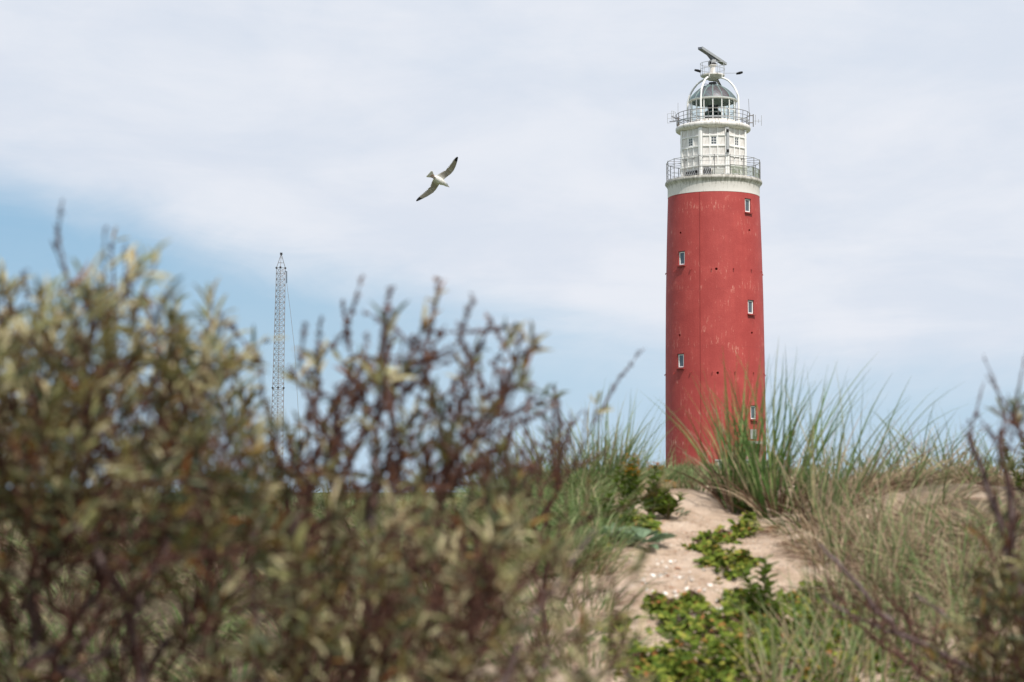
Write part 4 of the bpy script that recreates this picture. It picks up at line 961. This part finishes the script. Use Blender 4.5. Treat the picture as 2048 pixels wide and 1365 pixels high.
# ------------------------------------------------------------------ sea buckthorn shrubs
def inpoly(px, py, poly):
    c = np.zeros(len(px), bool); n = len(poly)
    for i in range(n):
        x0, y0 = poly[i]; x1, y1 = poly[i - 1]
        m = ((y0 > py) != (y1 > py)) & (px < (x1 - x0) * (py - y0) / (y1 - y0 + 1e-9) + x0); c ^= m
    return c
def to3(px, py, Yd):
    u = (px - CX) / FPX; v = (CY - py) / FPX; k = Yd / (math.cos(TILT) - v * math.sin(TILT))
    return np.stack([u * k, Yd, CAMZ + k * (math.sin(TILT) + v * math.cos(TILT))], 1)
def shrub(name, label, roots, regions, y0, y1, leaf_p, silver_p, cat='shrub', twigL=(.05, .13), budd=1.0, spikes=(), leafL=(.030, .055), thick=1.0, hb=0.0, step=.05, nleaf=(4, 9), ndetach=90, gaps=0, sidef=.55, sideL=(.015, .05), budL=(.003, .0085), brb=0, upb=.5, budW=(.0010, .0026), extra=()):
    """regions: list of (polygon, number of shoots)"""
    T_ = []; LP = []
    for poly, cnt, lp in regions:
        bx = np.array(poly); got = 0
        while got < cnt:
            px = rng.uniform(bx[:, 0].min(), bx[:, 0].max(), cnt * 2); py = rng.uniform(bx[:, 1].min(), bx[:, 1].max(), cnt * 2)
            k = inpoly(px, py, poly); px, py = px[k][:cnt - got], py[k][:cnt - got]; got += len(px)
            T_.append(to3(px, py, rng.uniform(y0, y1, len(px)))); LP.append(np.full(len(px), lp))
    for (px, py, yd) in spikes: T_.append(to3(np.array([px * 1.]), np.array([py * 1.]), np.array([yd]))); LP.append(np.array([.12]))
    T_ = np.concatenate(T_); LP = np.concatenate(LP)
    nodes = [np.array(r, float) for r in roots]; nodes = [n_ for n_ in nodes]
    par = [-1] * len(nodes); plen = [0.0] * len(nodes); ndir = [np.array([0, 0, 1.])] * len(nodes)
    rc = np.mean(np.array(nodes), 0)
    order = np.argsort(np.linalg.norm(T_ - rc, axis=1) + rng.uniform(0, .15, len(T_)))
    cap = len(nodes) + len(T_) * 14
    NA = np.zeros((cap, 3)); ND = np.zeros((cap, 3)); PL = np.zeros(cap); PAR = np.full(cap, -1); cnt = len(nodes)
    NA[:cnt] = nodes; ND[:cnt] = (0, 0, 1)
    tips = []
    for ti in order:
        t = T_[ti]; df = t - NA[:cnt]; ds = np.linalg.norm(df, axis=1)
        cosang = (df * ND[:cnt]).sum(1) / np.maximum(ds, 1e-6)
        cost = ds + .42 * PL[:cnt] + .10 * np.maximum(0, .35 - cosang) + np.where(df[:, 2] < -.02, .15, 0) + np.where(ds < .02, .05, 0)
        k = int(np.argmin(cost)); L = ds[k]; m = max(1, int(L / step)); cur = k; p = NA[k].copy(); d = ND[k] * .5 + df[k] / max(L, 1e-6)
        for s_ in range(1, m + 1):
            u = s_ / m
            q = NA[k] + df[k] * u + ND[k] * (.18 * L * u * (1 - u)) + rng.normal(size=3) * (.006 if s_ < m else 0)
            if cnt >= cap: break
            NA[cnt] = q; dd_ = q - NA[cur]; ND[cnt] = dd_ / max(np.linalg.norm(dd_), 1e-6); PL[cnt] = PL[cur] + np.linalg.norm(dd_); PAR[cnt] = cur; cur = cnt; cnt += 1
        tips.append((cur, LP[ti]))
    # pipe model radii
    A2 = np.full(cnt, 0.0); ch = np.zeros(cnt, int)
    for i in range(cnt):
        if PAR[i] >= 0: ch[PAR[i]] += 1
    A2[ch == 0] = (.0011 * thick) ** 2.25
    for i in range(cnt - 1, -1, -1):
        if PAR[i] >= 0: A2[PAR[i]] += A2[i]
    RAD = np.minimum(A2 ** (1 / 2.25), .019 * thick)
    root_o = empty(name, Vector((rc[0], rc[1], gz(rc[0], rc[1]))), label, cat); org = np.array(root_o.location)
    idx = np.where(PAR[:cnt] >= 0)[0]; r1 = RAD[idx]; r0 = RAD[PAR[idx]]; r0 = np.minimum(r0, r1 * 1.5)
    big = r1 > .0052
    V, F = segs(NA[PAR[idx[~big]]] - org, NA[idx[~big]] - org, r0[~big], r1[~big], 5)
    tag(npobj('twigs', V, F, M['twig'], root_o, True), kind='stuff')
    # thick stems: one object per unbroken stem
    bigset = set(idx[big].tolist()); kids = {}
    for i in bigset: kids.setdefault(int(PAR[i]), []).append(int(i))
    stack = [(int(p), int(c)) for p in list(kids) if p not in bigset for c in kids[p]]
    while stack:
        p, c = stack.pop(); chain = [p, c]
        while True:
            ks = kids.get(chain[-1], [])
            if not ks: break
            ks = sorted(ks, key=lambda q: -RAD[q]); chain.append(ks[0])
            for q in ks[1:]: stack.append((chain[-2], q))
        rr_ = [float(max(RAD[q], RAD[chain[1]] if j == 0 else 0)) for j, q in enumerate(chain)]; rr_[0] = rr_[1]
        MB().tube([Vector(NA[q] - org) for q in chain], rr_, 7).build('stem', M['bark'], root_o, smooth=60)
    for pts_, er in extra:
        pp_ = [Vector(to3(np.array([float(a)]), np.array([float(b)]), np.array([float(c)]))[0] - org) for a, b, c in pts_]
        fine = []
        for a_, b_ in zip(pp_[:-1], pp_[1:]):
            for q in range(3): fine.append(a_.lerp(b_, q / 3) + Vector(rng.normal(size=3) * .004))
        fine.append(pp_[-1]); m_ = len(fine)
        MB().tube(fine, [er * (1 - .6 * q / m_) for q in range(m_)], 7).build('stem', M['bark'], root_o, smooth=60)
    # terminal shoots with buds and leaves
    tn = np.array([t for t, _ in tips]); tl = np.array([l for _, l in tips]); n = len(tn)
    SP = NA[tn]; SDr = nrm(ND[tn] * 1.0 + np.array([0, 0, upb]) + rng.normal(size=(n, 3)) * .34); SL = rng.uniform(twigL[0], twigL[1], n)
    # side shoots along thin branches
    thin = idx[(RAD[idx] < .0040)]; thin = thin[rng.uniform(size=len(thin)) < sidef]; nt = len(thin)
    sd = nrm(ND[thin] * .5 + rng.normal(size=(nt, 3)) * .8 + np.array([0, 0, .35])); sl_ = rng.uniform(sideL[0], sideL[1], nt)
    SP2 = np.concatenate([SP, NA[thin]]); SD2 = np.concatenate([SDr, sd]); SL2 = np.concatenate([SL, sl_])
    lastp = np.concatenate([tl, np.full(nt, np.mean(tl))])
    if gaps:  # neighbouring side shoots share the leafiness of the nearest tip
        for i in range(nt): lastp[n + i] = tl[np.argmin(((SP - NA[thin[i]]) ** 2).sum(1))]
    E = SP2 + SD2 * SL2[:, None]
    V1, F1 = segs(SP2 - org, E - org, np.full(len(SP2), .0014 * thick), np.full(len(SP2), .0006), 4)
    tag(npobj('shoots', V1, F1, M['twig'], root_o), kind='stuff')
    # buds in clusters down each shoot
    bp = []; bd = []
    for i in range(len(SP2)):
        nb_ = int(SL2[i] / .0042 * budd)
        if nb_ < 1: continue
        t = rng.uniform(0, 1, nb_); bp.append(SP2[i] + np.outer(t * SL2[i], SD2[i])); bd.append(nrm(rng.normal(size=(nb_, 3)) + SD2[i] * .8))
    if brb:
        tt_ = idx[RAD[idx] < .0036]
        for rep in range(brb):
            u = rng.uniform(0, 1, (len(tt_), 1)); bp.append(NA[PAR[tt_]] * (1 - u) + NA[tt_] * u); bd.append(nrm(rng.normal(size=(len(tt_), 3)) + ND[tt_] * .6))
    bp = np.concatenate(bp); bd = np.concatenate(bd); nb2 = len(bp)
    V2, F2 = octas(bp - org, bd, rng.uniform(budL[0], budL[1], nb2), rng.uniform(budW[0], budW[1], nb2))
    tag(npobj('buds', V2, F2, M['bud'], root_o), kind='stuff')
    # leaves
    lp_, ld_, lw = [], [], []
    for i in range(len(SP2)):
        if rng.uniform() > lastp[i] * (1 if i < n else .75): continue
        k = rng.integers(nleaf[0], nleaf[1]); t = rng.uniform(.25, 1, k) ** .7
        lp_.append(SP2[i] + np.outer(t * SL2[i], SD2[i])); ld_.append(nrm(nrm(rng.normal(size=(k, 3))) * .75 + SD2[i] * .8))
    if lp_:
        lp_ = np.concatenate(lp_); ld_ = np.concatenate(ld_); k = len(lp_)
        LL = rng.uniform(leafL[0], leafL[1], k); LW = LL * rng.uniform(.075, .13, k) + .0016; nv = np.array([0, 0, 1.]) + rng.normal(size=(k, 3)) * .7
        # silver leaves gather in groups, doubling as painted sun highlights
        cl = np.sin(lp_[:, 0] * 17 + 1.3) * np.sin(lp_[:, 2] * 19 + .4) * np.sin(lp_[:, 1] * 9) + rng.uniform(-.7, .7, k) + hb * (lp_[:, 2] - 1.6)
        sv = cl > np.quantile(cl, 1 - silver_p)
        V3, F3 = leaf_mesh(lp_[~sv] - org, ld_[~sv], nv[~sv], LL[~sv], LW[~sv]); tag(npobj('leaves', V3, F3, M['buck'], root_o), kind='stuff')
        si = np.where(sv)[0]; rng.shuffle(si); yy_ = np.argsort(lp_[si, 1]); si = si[yy_]
        for q in si[:ndetach]:
            V4, F4 = leaf_mesh((lp_[q] - org)[None] * 0, ld_[q][None], nv[q][None], LL[q:q + 1] * 1.05, LW[q:q + 1] * 1.1)
            o = npobj('leaf', V4, F4, M['silver'], root_o); o.location = tuple(lp_[q] - org)
        if len(si) > ndetach:
            qq = si[ndetach:]; V4, F4 = leaf_mesh(lp_[qq] - org, ld_[qq], nv[qq], LL[qq] * 1.02, LW[qq] * 1.05); tag(npobj('silver_highlight_leaves', V4, F4, M['silver'], root_o), kind='stuff')
    return root_o
def gr_(x, y, dz=-.03): return (x, y, gz(x, y) + dz)
polyA = [(-420, 680), (-200, 650), (-60, 650), (0, 650), (60, 690), (110, 670), (165, 640), (210, 600), (290, 625), (340, 680), (400, 730), (430, 710), (460, 760), (460, 860), (520, 960), (520, 1130), (-420, 1130)]
polyA2 = [(-420, 1050), (600, 1050), (640, 1200), (620, 1600), (-420, 1600)]
shrub('sea_buckthorn', 'dense leafy sea buckthorn shrub filling the left edge of the picture', [gr_(-.75, 3.0), gr_(-.55, 3.25), gr_(-1.0, 2.8), gr_(-.9, 3.4)],
      [(polyA, 600, .84), ([(-420, 800), (440, 800), (500, 900), (560, 1010), (620, 1090), (-420, 1090)], 190, .7), (polyA2, 470, .45)], 2.55, 3.65, .8, .27, hb=2.6,
      spikes=[(112, 500, 3.0), (140, 575, 3.05), (205, 600, 2.9), (10, 640, 2.8), (250, 610, 3.1), (70, 650, 3.1)], gaps=1, ndetach=260, nleaf=(4, 9), leafL=(.028, .058), brb=5, thick=1.25, budW=(.0014, .0032), extra=[([(330, 1600, 2.9), (245, 1200, 2.85), (205, 1130, 2.8), (165, 1060, 2.85), (140, 980, 2.9)], .011), ([(265, 1235, 2.9), (300, 1140, 2.9), (370, 1040, 3.0), (420, 960, 3.1)], .008),
      ([(260, 1440, 2.8), (110, 1330, 2.8), (60, 1290, 2.9)], .009), ([(150, 1340, 2.8), (220, 1300, 2.8), (300, 1290, 2.9)], .005), ([(520, 1500, 3.0), (505, 1230, 2.95), (500, 1080, 3.0), (540, 960, 3.1)], .008)])
polyB = [(510, 930), (590, 860), (610, 790), (660, 770), (690, 700), (720, 740), (790, 720), (850, 720), (900, 760), (945, 700), (1000, 760), (1040, 760), (1050, 850), (1060, 960), (980, 1000), (500, 1000)]
polyB2 = [(520, 940), (1040, 940), (1000, 1150), (900, 1500), (560, 1500)]
shrub('sea_buckthorn', 'open brown sea buckthorn shrub with bare budded twigs against the sky', [gr_(-.38, 3.4), gr_(-.30, 3.2), gr_(-.15, 3.5)],
      [(polyB, 150, .22), (polyB2, 190, .35)], 2.95, 3.85, .3, .3,
      spikes=[(690, 665, 3.3), (800, 665, 3.3), (855, 685, 3.4), (862, 665, 3.3), (940, 665, 3.3), (1015, 700, 3.4), (1045, 740, 3.4), (600, 730, 3.2), (765, 690, 3.1), (520, 720, 3.1), (1050, 900, 3.5), (635, 720, 3.3), (990, 730, 3.3), (915, 690, 3.2), (1030, 720, 3.2), (830, 700, 3.3), (700, 700, 3.4)], twigL=(.05, .11), gaps=1, ndetach=90, sidef=.3, sideL=(.01, .035), budL=(.004, .012), budd=2.0, brb=16, thick=1.4, leafL=(.034, .06), upb=.2, budW=(.0016, .0036), extra=[([(700, 1500, 3.2), (740, 1100, 3.2), (752, 960, 3.25), (745, 850, 3.3)], .011), ([(640, 1500, 3.1), (560, 1150, 3.1), (600, 1020, 3.1)], .008)])
polyC = [(640, 1090), (800, 1050), (960, 1040), (1060, 1090), (1110, 1160), (1150, 1230), (1160, 1320), (1150, 1600), (560, 1600), (580, 1150)]
shrub('sea_buckthorn', 'low olive green sea buckthorn shrub in the foreground below the brown twigs', [gr_(-.05, 2.9), gr_(-.2, 2.7), gr_(.05, 3.1)],
      [(polyC, 380, .70), ([(1100, 1130), (1235, 1180), (1250, 1600), (1120, 1600)], 40, .5)], 2.5, 3.4, .7, .38, gaps=1, ndetach=150, leafL=(.024, .048), nleaf=(4, 9), twigL=(.03, .09), brb=4, budW=(.0012, .003), extra=[([(960, 1500, 3.1), (1040, 1260, 3.15), (1130, 1140, 3.2), (1190, 1060, 3.25)], .006)])
shrub('sea_buckthorn', 'thin bare buckthorn twigs rising alone between the big shrub and the tower', [gr_(.02, 4.2), gr_(.08, 4.4)],
      [([(1060, 900), (1120, 840), (1180, 880), (1150, 980), (1200, 1010), (1100, 1150), (1010, 1100)], 46, .02)], 4.0, 4.7, .02, .3, spikes=[(1222, 780, 4.3), (1200, 830, 4.3), (1185, 850, 4.3), (1065, 880, 4.3), (1160, 905, 4.4), (1120, 860, 4.2), (1240, 1020, 4.4), (1115, 905, 4.5)], twigL=(.05, .12), ndetach=4, budd=1.5, brb=8, sidef=.3, thick=1.3, budL=(.004, .011))
polyD = [(1990, 830), (2030, 820), (2300, 800), (2300, 1500), (1960, 1500), (1900, 1330), (1990, 1150), (1980, 1000)]
shrub('sea_buckthorn', 'dark sea buckthorn shrub with bare twigs at the right edge', [gr_(1.15, 4.0), gr_(1.35, 4.1), gr_(1.45, 3.8)],
      [(polyD, 130, .25), ([(1990, 1120), (2300, 1100), (2300, 1600), (1900, 1600), (1950, 1250)], 330, .75)], 3.7, 4.5, .3, .1, spikes=[(1996, 785, 4.0), (2032, 800, 4.0), (1940, 870, 4.1), (1950, 900, 4.1), (2010, 850, 4.0), (1975, 960, 4.1), (2045, 880, 4.0), (1960, 930, 4.1)], gaps=1, ndetach=30, brb=6, thick=1.4, budd=1.4, leafL=(.035, .06), extra=[([(2060, 1300, 4.0), (2020, 1050, 4.0), (2012, 930, 4.0), (2000, 860, 4.0)], .011), ([(2060, 1250, 4.1), (2000, 1050, 4.1), (1975, 960, 4.1), (1935, 870, 4.1)], .008)])
shrub('sea_buckthorn', 'sprawling leafless branches reaching in from the lower right corner', [gr_(1.15, 4.7), gr_(1.3, 4.5)],
      [([(1650, 1150), (1760, 1180), (1880, 1260), (1960, 1300), (2000, 1380), (1900, 1380), (1780, 1330), (1660, 1240)], 75, .03)], 4.5, 5.2, .03, .1, spikes=[(1625, 1130, 4.9), (1660, 1230, 4.8), (1640, 1180, 4.9), (1700, 1090, 4.9)], ndetach=4, budd=.7, thick=1.5, sidef=.35, extra=[([(2060, 1420, 4.7), (1930, 1330, 4.75), (1790, 1265, 4.8), (1740, 1200, 4.8), (1690, 1140, 4.85), (1640, 1090, 4.9)], .010), ([(1800, 1270, 4.8), (1700, 1235, 4.8), (1640, 1190, 4.85)], .006), ([(2050, 1330, 4.6), (1900, 1245, 4.7), (1830, 1190, 4.75)], .007)])
# leafy sprig at the right edge
shoot(to3(np.array([2052.]), np.array([990.]), np.array([4.2]))[0].tolist() and Vector(to3(np.array([2056.]), np.array([1010.]), np.array([9.0]))[0]), .34, 22, .05, .03, 'leafy dark green sprig just inside the right edge of the picture', 'rose_sprig', 'plant', side=4)
# low dark scrub on the plain behind the crest
M['scrub'] = mat('dark_scrub_leaf', None, .7, trans=.2, fn=island(S((0, (.05, .075, .03)), (.5, (.085, .10, .04)), (.85, (.15, .12, .07))), interp='LINEAR'))
for (px, py, yd, rx, hh, lb) in [(1640, 945, 34, 1.0, .75, 'dark rose scrub beyond the crest right of the tower foot'), (1700, 955, 40, 1.1, .55, 'low scrub clump beyond the crest farther right of the tower'), (620, 985, 120, 5, 1.2, 'low green scrub on the plain behind the brown twigs'), (480, 985, 140, 6, 1.3, 'low green scrub on the plain behind the leafy shrub'), (300, 984, 150, 7, 1.4, 'wide low scrub on the plain far left of the mast'), (700, 986, 90, 3, .9, 'small low scrub on the plain right of the mast'), (120, 984, 130, 5, 1.2, 'low scrub on the plain behind the left edge of the shrub')]:
    c = P(px, py, yd); zg = gz(c.x, yd); o = empty('scrub', (c.x, yd, zg), lb, 'scrub'); n = 1500
    top = max(.5, c.z - zg + .2)
    a = rng.uniform(0, 2 * PI, n); q = np.sqrt(rng.uniform(0, 1, n)); hgt = rng.uniform(0, 1, n) ** .6 * top * (1 - q ** 2.2) * (1 + .2 * np.sin(a * 3))
    p = np.stack([np.cos(a) * q * rx, np.sin(a) * q * rx, hgt], 1); Ls = yd * .0016
    V, F = leaf_mesh(p, rng.normal(size=(n, 3)) + (0, 0, .5), rng.normal(size=(n, 3)), Ls * rng.uniform(.7, 1.5, n), Ls * .5 * rng.uniform(.7, 1.3, n), 'broad')
    tag(npobj('foliage', V, F, M['scrub'], o), kind='stuff')
    b = MB()
    for k in range(7): a_ = k * .9; b.tube([(0, 0, -.05), (math.cos(a_) * rx * .4, math.sin(a_) * rx * .4, top * .45), (math.cos(a_) * rx * .6, math.sin(a_) * rx * .6, top * .7)], [.02, .014, .006], 5)
    b.build('stems', M['bark'], o)
